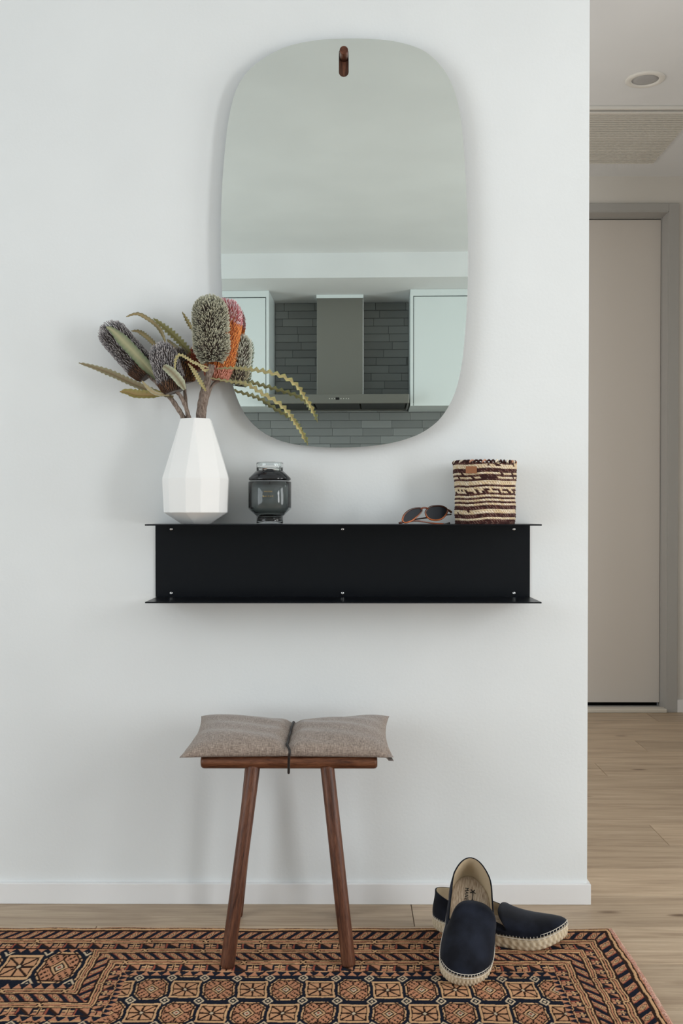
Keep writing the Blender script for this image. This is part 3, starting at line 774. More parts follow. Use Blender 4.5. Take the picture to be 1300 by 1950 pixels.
# braided rim: a row of overlapping loops
g = G(); nl = 46
for i in range(nl):
    a0 = 2*PI*i/nl; pts = []
    for q in range(9):
        t = q/8; a = a0+t*2*PI/nl*1.9; th = t*PI*1.6
        Rr = 57.0*KB+.0036*math.cos(th)*1.0; zz = bh-.0005+.0048*math.sin(th)
        pts.append((Rr*math.cos(a), Rr*math.sin(a), zz))
    g.add(*tube(pts, [.0014]+[.0023]*7+[.0014], 6), lin(dark if i % 3 else crm) if (i*7) % 11 > 1 else lin((200,150,125)))
g.obj('braided_rim', M_weave, bk, True)
tx = at(899, 895, by-.066).x-bc.x; tz = at(899, 895, by-.066).z-ZS; ta = math.asin(tx/(58*KB))
g = G(); v, f = box(-10.5*KB, 10.5*KB, -.0008, .0008, -6.5*KB, 6.5*KB, b=.0003); g.add(v, f)
o = g.obj('leather_tag', M_tan, bk); o.location = ((61.0*KB)*math.sin(ta), -(61.0*KB)*math.cos(ta), tz); o.rotation_euler = (0, 0.03, ta*.8)
o['label'] = 'tan leather tag'

# ------------------------------------------------------------------ sunglasses
M_tort = vcol('tortoiseshell', .18, spec=.6); M_lens = mat('smoked_lens', (34,38,44), .2, spec=.18)
def gy(px): return -.128 + (px-760)*.00062
sg = thing('sunglasses', 'folded tortoiseshell sunglasses lying on the shelf beside the basket', 'sunglasses', Vector((at(810, 990, -.10).x, -.10, ZS)))
def gp(px, py, dy=0): return at(px, py, gy(px)+dy)
zl = (750, 950, 10.833)
def zp(x, y, dy=0): return gp(750+x/10.833, 950+y/10.833, dy)
lensL = [(175,450),(185,380),(225,310),(300,245),(390,205),(500,188),(550,195),(575,225),(560,270),(500,340),(430,400),(380,440),(300,478),(220,490)]
lensR = [(650,260),(700,200),(760,160),(850,145),(950,145),(1040,170),(1095,215),(1100,265),(1060,340),(1000,400),(930,432),(850,440),(760,425),(690,380),(655,320)]
for k, (LS, nm) in enumerate(((lensL, 'rim'), (lensR, 'rim'))):
    P_ = spline([zp(*p) for p in LS], 4, True); cts = sum(P_, Vector())/len(P_)
    v, f = tube(P_, .0019, 8, closed=True)
    cs = []
    for p in v:
        q = (p.z-cts.z)/.012; cs.append(lin(mixc((176,92,40), (58,30,22), .5+q*.6)))
    o = build(nm, v, f, M_tort, None, True, cs); put(o, sg)
    v = [p+(cts-p)*.03 for p in P_]; n = len(v); v2 = [p+Vector((0, .0012, 0)) for p in v]
    f = [tuple(range(n)), tuple(reversed(range(n, 2*n)))]+[(i, n+i, n+(i+1) % n, (i+1) % n) for i in range(n)]
    o = build('lens', v+v2, f, M_lens, None, False); put(o, sg)
g = G(); g.add(*tube(spline([zp(545,215), zp(590,190,-.002), zp(640,182,-.002), zp(700,205)], 4), .0021, 8), lin((110,52,30))); put(g.obj('bridge', M_tort, None, True), sg)
g = G(); P_ = spline([zp(1080,225,.002), zp(1130,240,.004), zp(1180,275,.008)], 4); g.add(*tube(P_, .0028, 8), lin((84,42,26)))
put(g.obj('end_piece', M_tort, None, True), sg)
g = G(); g.add(*tube([zp(1135,210,0), zp(1165,245,0)], .0011, 6)); g.add(*tube([zp(1175,290,.002), zp(1185,320,.002)], .0012, 6)); put(g.obj('hinge', M_chrome, None, True), sg)
# temples folded behind the front
g = G(); P_ = spline([zp(1175,320,.008), zp(1080,330,.018), zp(900,352,.024), zp(660,390,.026), zp(450,420,.026), zp(380,440,.024)], 4)
v, f = tube(P_, .0017, 8); g.add(v, f, lin((60,32,26))); put(g.obj('temple', M_tort, None, True), sg)
P_ = spline([zp(105,495,0), zp(160,490,.006), zp(300,470,.010), zp(480,455,.012), zp(650,480,.010), zp(850,508,.006), zp(1000,515,.0), zp(1080,520,-.004), zp(1150,495,-.006)], 4)
v, f = tube(P_, [.0017]*(len(P_)-6)+[.0022]*6, 8); cs = [lin(mixc((70,36,26), (164,84,44), (p.x-P_[0].x)/.085)) if p.x < P_[-8].x else lin((32,26,26)) for p in v]
o = build('temple', v, f, M_tort, None, True, cs); put(o, sg)
g = G(); g.add(*tube([zp(110,497,-.001), zp(150,490,0), zp(200,480,0)], [.0024, .0026, .0019], 8), lin((76,36,26))); put(g.obj('end_piece', M_tort, None, True), sg)

# ------------------------------------------------------------------ rug
XRG = 0.570; YRG = -0.172
cN = np.array(lin((15,22,38))); cP = np.array(lin((196,138,104))); cC = np.array(lin((214,170,126))); cB = np.array(lin((46,26,18))); cR = np.array(lin((158,84,64))); cW = np.array(lin((212,190,160)))
def rug_col(X, Y):
    X = X + .0012*np.sin(Y*41)+.0008*np.sin(Y*130+X*9); Y = Y + .0011*np.sin(X*23)+.0007*np.sin(X*97)
    u = (XRG-X)/.75; v = YRG-Y
    out = np.empty(X.shape+(3,)); out[:] = cN
    side = u < v
    s = np.where(side, Y/.78, X)
    w0 = np.minimum(u, v)
    dsc = np.where(side, .55, 1.0)
    def put_(mask, c): out[mask] = c
    def lines(mask, q):     # plain stripe band: q in 0..1 across it
        put_(mask, cP); put_(mask & ((q < .14) | (q > .86)), cB); put_(mask & (((q > .14) & (q < .30)) | ((q > .70) & (q < .86))), cC)
        put_(mask & (((q > .30) & (q < .40)) | ((q > .60) & (q < .70))), cB)
    def lines_mark(mask, q, s_):
        lines(mask, q); m = (s_/.118) % 1.0; k_ = np.abs(m-.5)*.118
        a = mask & (k_ < .006) & (q > .15) & (q < .85); put_(a, cB)
        put_(a & (np.abs(k_/.006-np.abs(q-.5)*2.4) < .35), cC)
    def diag(mask, q, s_, sg_):
        p = (s_*dsc/.0272+sg_*q*.8) % 1.0
        put_(mask, cN); b = mask & (p > .40); put_(b, cP)
        put_(b & (p < .47), cR)
        d = np.abs(p-.71)/.24+np.abs(q-.5)/.42
        put_(b & (d < 1.0), cB); put_(b & (d < .78), cC); put_(b & (d < .42), cB); put_(b & (d < .2), cW)
        put_(mask & ((q < .07) | (q > .93)), cB)
    def tri(mask, q, s_):
        p = (s_/.053) % 1.0; h = q
        put_(mask, cN)
        put_(mask & (p < .42) & (p/.42 > h), cP); put_(mask & (p < .42) & (np.abs(p/.42-h) < .16), cB)
        d = np.abs(p-.70)
        put_(mask & (d < .06), cC); put_(mask & (d < .20) & (h > .62), cP); put_(mask & (d < .2) & (np.abs(h-.35) < .12) , cC); put_(mask & (d < .02), cB)
        put_(mask & (p > .93), cR)
    def small(mask, q, s_):
        p = (s_/.0212) % 1.0; put_(mask, cN); put_(mask & (np.abs(p-.5) < .42*q) & (q > .2), cP); put_(mask & (np.abs(p-.5) < .08) & (q < .5), cP)
    def band(mask, w_, edges, fn, *a):
        m = mask & (w_ >= edges[0]) & (w_ < edges[1]); fn(m, (w_-edges[0])/(edges[1]-edges[0]), *a)
    every = np.ones(X.shape, bool)
    band(every, w0, (-.02, .022), lambda m, q: lines(m, q*.9+.1))
    band(every, w0, (.022, .060), diag, s, 1)
    band(every, w0, (.060, .086), lines_mark, s)
    band(every, w0, (.086, .108), tri, s)
    inner = w0 >= .108
    a = (X+.520)/.77; b = v-.288; mab = np.maximum(a, b)
    notch = inner & (mab < 0)
    w1 = np.where(inner, np.minimum(w0-.108, mab), -1)
    reg = inner & (mab >= 0)
    side2 = np.where(np.minimum(u, v)-.108 < mab, side, a > b); s2 = np.where(side2, Y/.78, X)
    dsc = np.where(side2, .60, 1.0)
    sgn = np.where(side2 & ~(np.minimum(u, v)-.108 < mab), -1.0, -1.0)
    band(reg, w1, (0, .022), lines_mark, s2)
    band(reg, w1, (.022, .053), diag, s2, sgn)
    band(reg, w1, (.053, .077), lines_mark, s2+.03)
    band(reg, w1, (.077, .102), tri, s2+.01)
    band(reg, w1, (.102, .107), lines, )
    band(reg, w1, (.107, .123), small, s2)
    # main field
    def field(mask, cx, cy, pw, ph, ox_, star=True):
        ii = np.floor((X-cx)/pw+.5); jj = np.floor((cy-Y)/ph+.5)
        p = ((X-cx)/pw+.5-ii-.5)*2; q = ((cy-Y)/ph+.5-jj-.5)*2
        p = ((X-cx)/pw-ii)*2; q = ((cy-Y)/ph-jj)*2
        odd = ((ii+jj+ox_) % 2) == 1
        put_(mask, cN)
        ap, aq = np.abs(p), np.abs(q)
        oc = mask & ~odd & (ap < .95) & (aq < .92) & (ap+aq < 1.40)
        put_(oc, cP)
        d = ap+aq
        fret = (np.abs((ap-aq)*5.2 % 2-1) < .45) & (d > .62)
        put_(oc & fret & (np.abs(d*4.2 % 1-.5) < .36), cB)
        for r0, r1, c_ in ((0, .1, cR), (.1, .2, cW), (.2, .3, cB), (.3, .42, cC), (.42, .52, cB)): put_(oc & (d >= r0) & (d < r1), c_)
        put_(oc & ((ap > .86) | (aq > .83) | (d > 1.30)), cC)
        put_(oc & (((ap > .78) & (ap < .86)) | ((aq > .75) & (aq < .83)) | ((d > 1.20) & (d < 1.30))), cB)
        put_(oc & (ap < .05) & (d > .5) & (aq < .72), cB); put_(oc & (aq < .05) & (d > .5) & (ap < .72), cB)
        rc = mask & odd & (ap < .86) & (aq < .74)
        put_(rc, cC); put_(rc & (ap < .74) & (aq < .60), cB); put_(rc & (ap < .68) & (aq < .53), cP*.55+cC*.45)
        inn = rc & (ap < .7) & (aq < .56)
        put_(inn & (ap < .06), cB); put_(inn & (aq < .06), cB); put_(inn & (np.abs(ap/.68-aq/.53) < .12), cB); put_(inn & (d < .12), cW)
        cp = 1-ap; cq = 1-aq; st = mask & (cp+cq < .34) & (cp < .3)
        put_(st, cW); put_(st & (cp+cq < .22), cN); put_(st & (cp+cq < .10), cW)
    fm = reg & (w1 >= .123)
    field(fm, -.114, YRG-.289, .0637, .092, 0)
    # side panel
    fn_ = notch
    field(fn_, at(106.6, 1863, 0).x*0-.570, YRG-.197, .0805, .150, 0)
    put_(notch & (v < .113), cB); 
    m = notch & (v >= .113) & (v < .128); small(m, 1-(v-.113)/.015, X)
    m = notch & (v > .270) & (v < .288); small(m, (v-.270)/.018, X)
    rnd = 1+.10*(np.random.rand(*X.shape)-.5)+.10*np.sin(Y*37+np.sin(X*3))*np.sin(X*5.1)
    return out*rnd[..., None]*.86
xs = np.concatenate([np.arange(-1.25, -.78, .003), np.arange(-.78, XRG, .00145), [XRG]])
ys = np.concatenate([[YRG], np.arange(YRG-.001, -.60, -.00165), np.arange(-.60, -1.42, -.003)])
XX, YY = np.meshgrid(xs, ys); cols = rug_col(XX, YY)
edge = np.minimum(np.minimum((XRG-XX), (YRG-YY)), .006)/.006
ZZ = .0085+.0025*np.sqrt(np.clip(edge, 0, 1)) + .0006*(np.random.rand(*XX.shape)-.5)+.0005*np.sin(XX*37)*np.sin(YY*29)
ZZ[0, :] = .001; ZZ[:, -1] = .001
lum = cols.mean(axis=2); ZZ += np.where(lum > .12, .0004, -.0004)
YY2 = YY + (.0016*np.sin(XX*11)+.001*np.sin(XX*47))*np.exp((YY-YRG)*20)
XX2 = XX + (.002*np.sin(YY*13))*np.exp((XX-XRG)*20)
Vn = np.stack([XX2, YY2, ZZ], -1).reshape(-1, 3).astype(np.float32)
ny, nx = XX.shape; idx = np.arange(ny*nx).reshape(ny, nx)
Q = np.stack([idx[1:, :-1], idx[1:, 1:], idx[:-1, 1:], idx[:-1, :-1]], -1).reshape(-1, 4)
me = bpy.data.meshes.new('pile'); me.vertices.add(len(Vn)); me.vertices.foreach_set('co', Vn.ravel())
me.loops.add(Q.size); me.loops.foreach_set('vertex_index', Q.ravel().astype(np.int32))
me.polygons.add(len(Q)); me.polygons.foreach_set('loop_start', np.arange(0, Q.size, 4, dtype=np.int32)); me.polygons.foreach_set('loop_total', np.full(len(Q), 4, dtype=np.int32))
me.update(calc_edges=True); me.validate()
ca = me.color_attributes.new('Col', 'FLOAT_COLOR', 'POINT')
ca.data.foreach_set('color', np.concatenate([cols.reshape(-1, 3), np.ones((ny*nx, 1))], 1).astype(np.float32).ravel())
M_rug = vcol('knotted_wool', .95, sheen=.03, spec=.04, noise=(700, .7, .0015)); me.materials.append(M_rug)
rug = thing('patterned_rug', 'red and navy hand-knotted rug with geometric borders on the oak floor', 'rug', (0, -.5, 0))
o = bpy.data.objects.new('pile', me); COL.objects.link(o); put(o, rug)
M_fr = vcol('wool_fringe', .95, sheen=.2); g = G(); rg2 = random.Random(2)
for i in range(2200):
    yy = rg2.uniform(-1.42, YRG-.002) if i < 500 else rg2.uniform(-.62, YRG-.002); x0 = XRG+.002*math.sin(yy*13)-.001; ln = rg2.uniform(.004, .015)
    d = Vector((1, rg2.uniform(-.9, .9), 0)).normalized(); z0 = rg2.uniform(.002, .009)
    p = [Vector((x0, yy, z0)), Vector((x0, yy, z0+rg2.uniform(0, .004)))+d*ln*.5, Vector((x0, yy, .0012))+d*ln]
    g.add(*tube(p, [.0007, .0006, .0003], 3, caps=False), lin(mixc((196,140,120), (222,190,172), rg2.random())))
o = g.obj('fringe', M_fr, None, False); put(o, rug); o['kind'] = 'stuff'
g = G(); P_ = [Vector((XRG+.002*math.sin(q*13), q, .005)) for q in np.arange(YRG-.001, -1.42, -.004)]
g.add(*tube(P_, [.0045+.0008*math.sin(i*1.3) for i in range(len(P_))], 7), lin((190,128,110))); put(g.obj('selvedge', M_fr, None, True), rug)

# ------------------------------------------------------------------ stool
RZ = .0105
yf, ybk = -.302, -.098
fl = atz(432, 1842, RZ+.001); fr_ = atz(664, 1839, RZ+.001)
tl = at(482.5, 1463, yf); tr = at(622.5, 1463, yf)
brr = 13.2*(yf-CAM.y)/F
barL = at(383, 1450, yf).x; barR = at(718, 1450, yf).x; zb_ = at(550, 1450, yf).z
st = thing('wooden_stool', 'walnut stool with round splayed legs standing on the rug', 'stool', ((fl.x+fr_.x)/2, -.2, 0))
def rod(a, b, r, nm, m, axis='Z', flat=None):
    """turned rod from a to b, local z along it"""
    ln = (b-a).length; pr = [(.0001, 0), (r*.72, 0), (r*.95, r*.22), (r, r*.5), (r, ln-r*.5), (r*.95, ln-r*.22), (r*.72, ln), (.0001, ln)]
    v, f = lathe(pr, 28)
    if axis == 'X': v = [Vector((p.z, p.x, p.y)) for p in v]
    o = build(nm, v, f, m, None, True); o.parent = st
    d = (b-a).normalized()
    q = d.to_track_quat('Z', 'Y') if axis == 'Z' else d.to_track_quat('X', 'Z')
    o.rotation_mode = 'QUATERNION'; o.rotation_quaternion = q; o.location = a-st.location; return o
def barz(y): return zb_
rod(Vector((barL, yf, zb_)), Vector((barR, yf, zb_)), brr, 'seat_rail', M_walnut_x, 'X')
rod(Vector((barL, ybk, zb_)), Vector((barR, ybk, zb_)), brr, 'seat_rail', M_walnut_x, 'X')
lr = 13.3*2.08/1950
blx = atz(447.5, 1752, .001); brx = atz(653, 1750, .001)
for (ft, tp) in ((fl+Vector((0,0,0)), tl), (fr_, tr)):
    t2 = Vector((tp.x, yf, zb_-brr+.007)); f2 = Vector((ft.x, ft.y, RZ)); rod(f2, t2, lr, 'leg', M_walnut)
for (ft, tp, dx) in ((Vector((fl.x-.012, -.082, 0)), tl, -.018), (Vector((fr_.x-.014, -.082, 0)), tr, -.009)):
    rod(Vector((ft.x, -.086, .0005)), Vector((tp.x+dx, ybk, zb_-brr+.007)), lr, 'leg', M_walnut)
# cross rails carrying the seat between the two bars
for xx in (barL+.07, (barL+barR)/2, barR-.07):
    rod(Vector((xx, yf+.004, zb_+.001)), Vector((xx, ybk-.004, zb_+.001)), .0085, 'cross_rail', M_walnut)

# linen cushion
M_linen = mat('taupe_linen', (156,143,133), .9, sheen=.3, spec=.15)
mpa = coords(M_linen, (1100, 1100, 60)); na = N(M_linen, 'ShaderNodeTexNoise', Scale=1.0, Detail=2.0); 
mpa.inputs['Scale'].default_value = (1100, 110, 110); L(M_linen, mpa.outputs[0], na.inputs['Vector'])
mpb = coords(M_linen, (110, 1100, 1100)); nb_ = N(M_linen, 'ShaderNodeTexNoise', Scale=1.0, Detail=2.0); L(M_linen, mpb.outputs[0], nb_.inputs['Vector'])
ad = N(M_linen, 'ShaderNodeMath', operation='ADD'); L(M_linen, na.outputs['Fac'], ad.inputs[0]); L(M_linen, nb_.outputs['Fac'], ad.inputs[1])
ml = N(M_linen, 'ShaderNodeMath', operation='MULTIPLY'); ml.inputs[1].default_value = .5; L(M_linen, ad.outputs[0], ml.inputs[0])
rl_ = ramp(M_linen, [(0.34, (100,88,80)), (0.5, (142,127,116)), (0.66, (180,165,152))]); L(M_linen, ml.outputs[0], rl_.inputs['Fac']); L(M_linen, rl_.outputs['Color'], BS(M_linen).inputs['Base Color'])
bump(M_linen, ml.outputs[0], .5, .0015)
cyf, cyb = -.335, -.060
zc_ = zb_+brr
cl_f = at(341, 1437, cyf).x; cr_f = at(750, 1441, cyf).x; cl_b = at(383, 1362, cyb).x; cr_b = at(741, 1358, cyb).x
strx = at(553, 1400, -.2).x; us = (strx-(cl_f+cl_b)/2)/((cr_f+cr_b)/2-(cl_f+cl_b)/2)
nu, nv_ = 90, 50
def cushion_pt(u, v, top):
    # u 0..1 left-right, v 0..1 front-back
    eu = 2*u-1; ev = 2*v-1
    xl = cl_f+(cl_b-cl_f)*v; xr_ = cr_f+(cr_b-cr_f)*v
    # sides bow in between the pointed corners
    inx = .012*(1-ev*ev); iny = .010*(1-eu*eu)
    x = xl+inx+(xr_-xl-2*inx)*u; y = cyf+iny+(cyb-cyf-2*iny)*v
    prof = (1-abs(eu)**3.6)**.5*(1-abs(ev)**3.4)**.45
    pinch = math.exp(-((u-us)/.035)**2)
    wide = math.exp(-((u-us)/.16)**2)
    T = .034*prof*(1-.42*pinch)*(1-.12*wide)
    Bt = .017*prof*(1-.2*pinch)
    wr = .0016*math.sin(u*31+v*5+1.3*math.sin(v*9))*math.exp(-((u-us)/.12)**2)+.0015*math.sin(u*13+v*23)*prof+.002*math.sin(v*7+u*6)*prof
    wr *= min(1, 5*max(0, 1-abs(ev)))
    mid = zc_+.0065+.012*v*abs(eu)**1.5 - .006*(1-v)*abs(eu)**6 - (.006 if (u > .97 and v < .1) else 0)
    mid += .012*(abs(eu)**2)*v
    z = mid+(T+wr if top else -Bt)
    if top: z = max(z, zc_+.0022)
    if z < zc_+.0005 and barL < x < barR and abs(ev) < 1.1: z = max(z, zc_+.0005)
    return Vector((x, y, z))
v = []; 
for top in (1, 0):
    for j in range(nv_+1):
        for i in range(nu+1): v.append(cushion_pt(i/nu, j/nv_, top))
f = []; o2 = (nu+1)*(nv_+1); W_ = nu+1
for j in range(nv_):
    for i in range(nu):
        q = (j*W_+i, j*W_+i+1, (j+1)*W_+i+1, (j+1)*W_+i); f.append(q); f.append(tuple(o2+k_ for k_ in reversed(q)))
bm = bmesh.new(); vv = [bm.verts.new(p) for p in v]
for q in f: bm.faces.new([vv[k_] for k_ in q])
bmesh.ops.remove_doubles(bm, verts=bm.verts[:], dist=.00012)
for e in bm.edges: e.smooth = True
me = bpy.data.meshes.new('seat_cushion')
cen = Vector(((cl_f+cr_f)/2, -.2, zc_)); bmesh.ops.translate(bm, verts=bm.verts[:], vec=-cen)
bm.to_mesh(me); bm.free(); me.materials.append(M_linen); me.polygons.foreach_set('use_smooth', [True]*len(me.polygons))
cu = bpy.data.objects.new('seat_cushion', me); COL.objects.link(cu); cu.location = cen
tag(cu, 'taupe linen cushion pinched in the middle on the walnut stool', 'cushion')
# black leather cord round cushion and seat
M_cord = mat('black_leather_cord', (38,34,33), .55)
P_ = []
for v_ in np.linspace(0.09, .98, 16): P_.append(cushion_pt(us, float(v_), 1)+Vector((0, 0, .0022)))
loop = [at(549.5, 1471, yf-.004)] + [at(549.5, 1464, yf-brr-.003), at(549.8, 1450, -.327), at(550.4, 1439, -.335), at(551.2, 1429, -.334)] + P_[0:] + [Vector((strx, ybk+brr+.006, zb_+.01)), Vector((strx, ybk+brr+.004, zb_)), Vector((strx, ybk, zb_-brr-.003)), Vector((strx-.002, -.2, zb_-brr-.007))]
LP = spline(loop, 4, True); v, f = tube(LP, .0026, 8, closed=True)
o = build('leather_cord', v, f, M_cord, None, True); tag(o, 'black leather cord tied around the taupe cushion and stool seat', 'cord')

# ------------------------------------------------------------------ espadrilles
M_suede = mat('navy_suede', (27,32,46), .95, sheen=.10, spec=.1)
mp = coords(M_suede, (1,1,1)); n = N(M_suede, 'ShaderNodeTexNoise', Scale=22.0, Detail=5.0); L(M_suede, mp.outputs[0], n.inputs['Vector'])
r = ramp(M_suede, [(0.35, (15,17,24)), (0.68, (32,36,47))]); L(M_suede, n.outputs['Fac'], r.inputs['Fac']); L(M_suede, r.outputs['Color'], BS(M_suede).inputs['Base Color'])
n = N(M_suede, 'ShaderNodeTexNoise', Scale=900.0, Detail=2.0); L(M_suede, mp.outputs[0], n.inputs['Vector']); bump(M_suede, n.outputs['Fac'], .3, .0008)
M_canvas = mat('canvas_lining', (190,172,144), .9); M_insole = mat('worn_insole', (176,160,140), .9)
mp = coords(M_insole, (20, 160, 1)); n = N(M_insole, 'ShaderNodeTexNoise', Scale=3.0, Detail=5.0); L(M_insole, mp.outputs[0], n.inputs['Vector'])
r = ramp(M_insole, [(0.3, (132,112,92)), (0.6, (186,170,150))]); L(M_insole, n.outputs['Fac'], r.inputs['Fac']); L(M_insole, r.outputs['Color'], BS(M_insole).inputs['Base Color'])
M_rope = vcol('jute_rope', .9, noise=(500, .5, .001)); M_thread = mat('white_thread', (222,214,200), .8)
M_ink = mat('black_ink', (30,28,28), .8)
SL = .288
def wd(s):
    s = min(max(s, 0), 1)
    c = np.interp(s, [0, .15, .3, .5, .7, .85, 1], [.052, .0535, .0470, .0465, .0560, .0635, .064])
    return float(c*(4*s*(1-s))**.5) if 0 < s < 1 else 0.0
NP = 96
def outline(k, scale=1.0, side_skew=1):
    """closed loop of NP points: k=0 heel centre, k=NP/2 toe"""
    ph = 2*PI*k/NP; s = (1-math.cos(ph))/2; sd = 1 if ph < PI else -1
    cy = side_skew*.006*math.sin(PI*min(1, s*1.05))*-1 + side_skew*.004*(s**3)
    w_ = wd(s)
    x = SL*s; y = sd*w_
    x = SL/2+(x-SL/2)*(1-(1-scale)*.45); y *= scale
    return Vector((x, y+cy, 0)), s, sd
def shoe(label, M, skew, SN, AH):
    root = thing('espadrille_shoe', label, 'shoe', (0,0,0), 'pair of navy espadrilles on the rug')
    root.matrix_world = M
    # rope sole
    TH = .027; V = []; C = []; nl_ = 9; sub = 4; n_ = NP*sub
    def ol(kk, scale):
        return outline(kk/sub, scale, skew)
    for j in range(nl_+1):
        t = j/nl_
        for i in range(n_):
            sc_o = 1.0+.05*math.sin(PI*(t*.85+.1))
            p, s, sd = ol(i, sc_o-.03)
            arc = i/n_*2*PI
            br = math.sin(i*PI/3.3+(t-.5)*7*(1 if t > .5 else -1))*math.sin(t*PI*3+.3)
            nrm = Vector((math.cos(PI-arc), 1*math.sin(arc), 0))
            p = p+nrm*(.0013*br)
            V.append((p.x, p.y, t*TH+.022*max(0, s-.74)**2/.0676))
            C.append(lin(mixc((176,156,126), (226,212,186), .55+.45*br)))
    Fq = []
    for j in range(nl_):
        for i in range(n_):
            l = (i+1) % n_; Fq.append((j*n_+i, j*n_+l, (j+1)*n_+l, (j+1)*n_+i))
    Fq.append(tuple(reversed(range(n_)))); Fq.append(tuple(nl_*n_+i for i in range(n_)))
    build('rope_sole', V, Fq, M_rope, root, True, C)
    def lift(s): return .022*max(0, s-.74)**2/.0676
    # suede upper: strips from the sole's edge to the opening
    def topline(ph, s, sd):
        if s <= SN:
            q = s/SN; p, _, _ = outline(0, 1, skew)
            ow = wd(s)*.97
            cyy = skew*-.006*math.sin(PI*min(1, s*1.05))
            z = .078 - .020*math.sin(q*PI/2)**1.0 - .018*q**3
            return Vector((SL*(s*1.0)+.002+.004*(1-q), sd*(ow-.002*q) + cyy, TH+z-.024))
        tau = (math.acos(1-2*SN)-ph if False else 0)
        return None
    phn = math.acos(1-2*SN)
    def T(k):
        ph = 2*PI*k/NP; sd = 1
        if ph > PI: ph = 2*PI-ph; sd = -1
        s = (1-math.cos(ph))/2
        if ph <= phn: return topline(ph, s, sd), s, sd, 0.0
        tau = (ph-phn)/(PI-phn); q = math.sin(tau*PI/2)
        base_ = topline(phn, SN, sd)
        x = SL*(SN-.085*q**1.0); y = sd*(abs(base_.y)-.001)*math.cos(tau*PI/2)**.8 if tau < 1 else 0
        z = base_.z-.002+AH*math.sin(tau*PI/2)**.75
        return Vector((x, y + skew*-.006*(1-0), z)), s, sd, tau
    nr = 16; U = []
    for j in range(nr+1):
        t = j/nr
        for k in range(NP):
            p, s, sd = outline(k, .985, skew); P0 = Vector((p.x, p.y, TH-.001+lift(s))); P3, _, _, tau = T(k)
            if tau == 0:
                P1 = P0+Vector((0, sd*.003*min(1, s*8), .018)); P2 = P3-Vector((-.001, -sd*.002, .020))
                if s < .1: P1 += Vector((-.003*(1-s/.1), 0, 0))
            else:
                q = math.sin(tau*PI/2)
                P1 = P0+Vector((-.003*q, 0, .019)); P2 = P3+Vector((.058*q+.004, (P0.y-P3.y)*.45, -.004-.022*q-.008*(1-q)))
            b0 = (1-t)**3; b1 = 3*t*(1-t)**2; b2 = 3*t*t*(1-t); b3 = t**3
            U.append(P0*b0+P1*b1+P2*b2+P3*b3)
    Fq = []
    for j in range(nr):
        for k in range(NP):
            l = (k+1) % NP; Fq.append((j*NP+k, j*NP+l, (j+1)*NP+l, (j+1)*NP+k))
    up = build('suede_upper', U, Fq, M_suede, root, True)
    me = up.data; nrm = [v_.normal.copy() for v_ in me.vertices]
    kq = (nr//3)*NP+NP//8; outward = 1 if nrm[kq].y*(1 if U[kq].y > 0 else -1) > 0 else -1
    sm = up.modifiers.new('thickness', 'SOLIDIFY'); sm.thickness = .0020; sm.offset = float(outward)
    inner = [p-n_v*(.0010*outward) for p, n_v in zip(U, nrm)]
    # keep the lining just under the topline
    build('canvas_lining', inner, Fq, M_canvas, root, True)
    # insole
    V = [outline(k, .93, skew)[0]+Vector((0, 0, TH+.001+lift(outline(k, .93, skew)[1]))) for k in range(NP)]
    V2 = [outline(k, .85, skew)[0]+Vector((0, 0, TH+.0028+lift(outline(k, .85, skew)[1]))) for k in range(NP)]
    V3 = [outline(k, .45, skew)[0]+Vector((0, 0, TH+.0022+lift(outline(k, .45, skew)[1]))) for k in range(NP)]
    Fq = [(k, (k+1) % NP, NP+(k+1) % NP, NP+k) for k in range(NP)]+[(NP+k, NP+(k+1) % NP, 2*NP+(k+1) % NP, 2*NP+k) for k in range(NP)]
    for k in range(1, NP//2): 
        Fq.append((2*NP+k-1, 2*NP+k, 2*NP+(NP-k) % NP, 2*NP+(NP-k+1) % NP) if k > 1 else (2*NP, 2*NP+1, 2*NP+NP-1))
    Fq.append((2*NP+NP//2-1, 2*NP+NP//2, 2*NP+NP//2+1))
    build('insole', V+V2+V3, Fq, M_insole, root, True)
    # blanket stitch
    g = G(); ns_ = 118; prev = None; rim_ = []
    for i in range(ns_):
        # equal-arc positions
        kk = i/ns_*NP; p, s, sd = outline(kk, 1.0, skew); p2, _, _ = outline(kk+.05, 1.0, skew)
        rim_.append(Vector((p.x, p.y, 0)))
    dens = [outline(k/8, 1.0, skew) for k in range(NP*8)]
    acc = 0; last = None; step = .0065; pts_ = []
    for (p, s, sd) in dens:
        if last is None or (p-last).length >= step: pts_.append((p, s, sd)); last = p
    for (p, s, sd) in pts_:
        c_ = Vector((SL*.5+(p.x-SL*.5)*.75, skew*-.003, 0)); n_v = (p-c_).normalized()
        g.add(*tube([p+n_v*.0016+Vector((0,0,TH-.0035+lift(s))), p+n_v*.0012+Vector((0,0,TH+.0005+lift(s))), p-n_v*.0002+Vector((0,0,TH+.0046+lift(s)))], .00055, 4))
    ring_ = [p+((p-Vector((SL*.5+(p.x-SL*.5)*.75, skew*-.003, 0))).normalized())*.0020+Vector((0,0,TH-.0035+lift(s))) for (p, s, sd) in pts_]
    g.add(*tube(ring_, .0007, 5, closed=True))
    ring_ = [p+((p-Vector((SL*.5+(p.x-SL*.5)*.75, skew*-.003, 0))).normalized())*-.0001+Vector((0,0,TH+.0042+lift(s))) for (p, s, sd) in pts_]
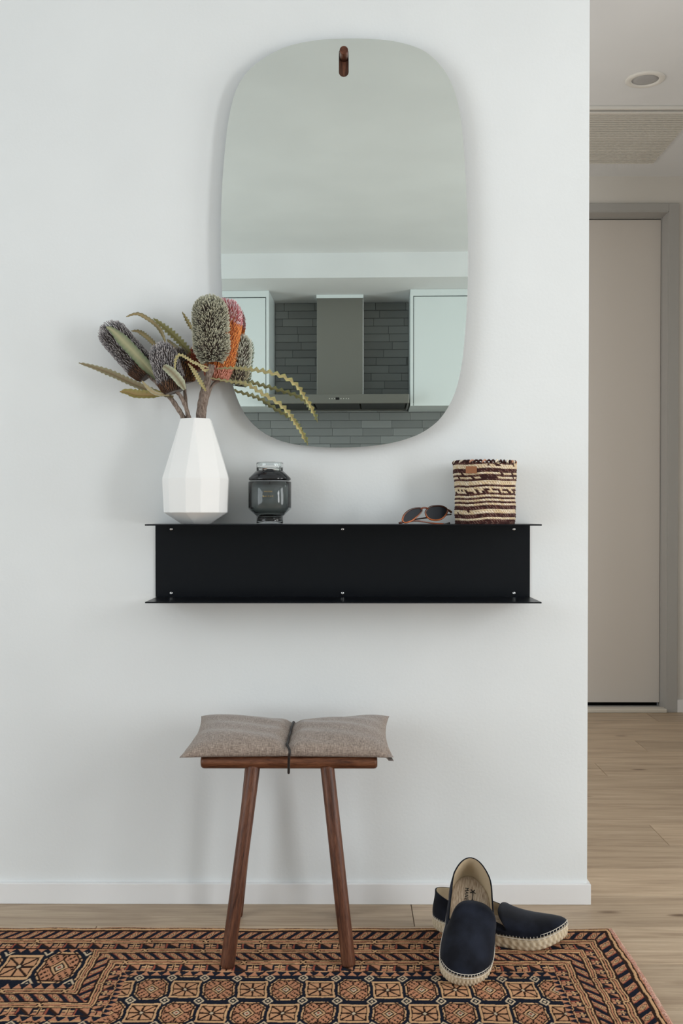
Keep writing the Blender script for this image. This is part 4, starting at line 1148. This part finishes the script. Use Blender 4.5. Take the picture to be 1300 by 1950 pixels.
    g.add(*tube(ring_, .0006, 5, closed=True))
    g.obj('stitching', M_thread, root, True)
    return root
def basis(origin, fwd, up):
    fwd = fwd.normalized(); s = up.cross(fwd).normalized(); u = fwd.cross(s).normalized()
    return Matrix(((fwd.x, s.x, u.x, origin.x), (fwd.y, s.y, u.y, origin.y), (fwd.z, s.z, u.z, origin.z), (0, 0, 0, 1)))
RT = .0115
# shoe lying behind, toe to the right
h2 = Vector((.190, -.158, RT)); t2 = Vector((.452, -.268, RT))
s2_ = shoe('navy suede espadrille lying flat, toe to the right, under its mate', basis(h2, t2-h2, Vector((0, 0, 1))), 1, .60, .027)
# shoe in front, toe to the camera, heel propped on the other
toe = Vector((.228, -.400, RT-.002)); heel = Vector((.262, -.180, .108))
s1_ = shoe('navy suede espadrille propped on its mate, toe towards the viewer', basis(heel, toe-heel, Vector((0.10, 0.0, 1))), -1, .53, .041)
mt = Matrix.Translation((.066, -.004, .0275+.0012)) @ Matrix.Rotation(PI, 4, 'Z')
TZ = .0300
text('MANE', .0112, M_ink, 'insole_lettering', s1_, Matrix.Translation((.058, -.004, TZ)) @ Matrix.Rotation(0, 4, 'Z'), .0004, 1.25)
g = G(); 
def bar2(a, b, w_): 
    a = Vector(a); b = Vector(b); d = (b-a).normalized(); n_ = Vector((-d.y, d.x, 0))*w_
    g.add([a+n_, a-n_, b-n_, b+n_, a+n_+Vector((0,0,.0006)), a-n_+Vector((0,0,.0006)), b-n_+Vector((0,0,.0006)), b+n_+Vector((0,0,.0006))], [(4,5,6,7),(0,3,2,1),(0,1,5,4),(1,2,6,5),(2,3,7,6),(3,0,4,7)])
zz = .0302
bar2((.050,.009,zz), (.072,.009,zz), .0008)
for (a, b) in (((.070,.009),(.064,.013)), ((.070,.009),(.064,.005)), ((.070,.009),(.074,.015)), ((.070,.009),(.074,.003)), ((.092,.009),(.097,.013)), ((.092,.009),(.097,.005))):
    bar2((a[0]-.020, a[1], zz), (b[0]-.020, b[1], zz), .0008)
g.obj('palm_emblem', M_ink, s1_)
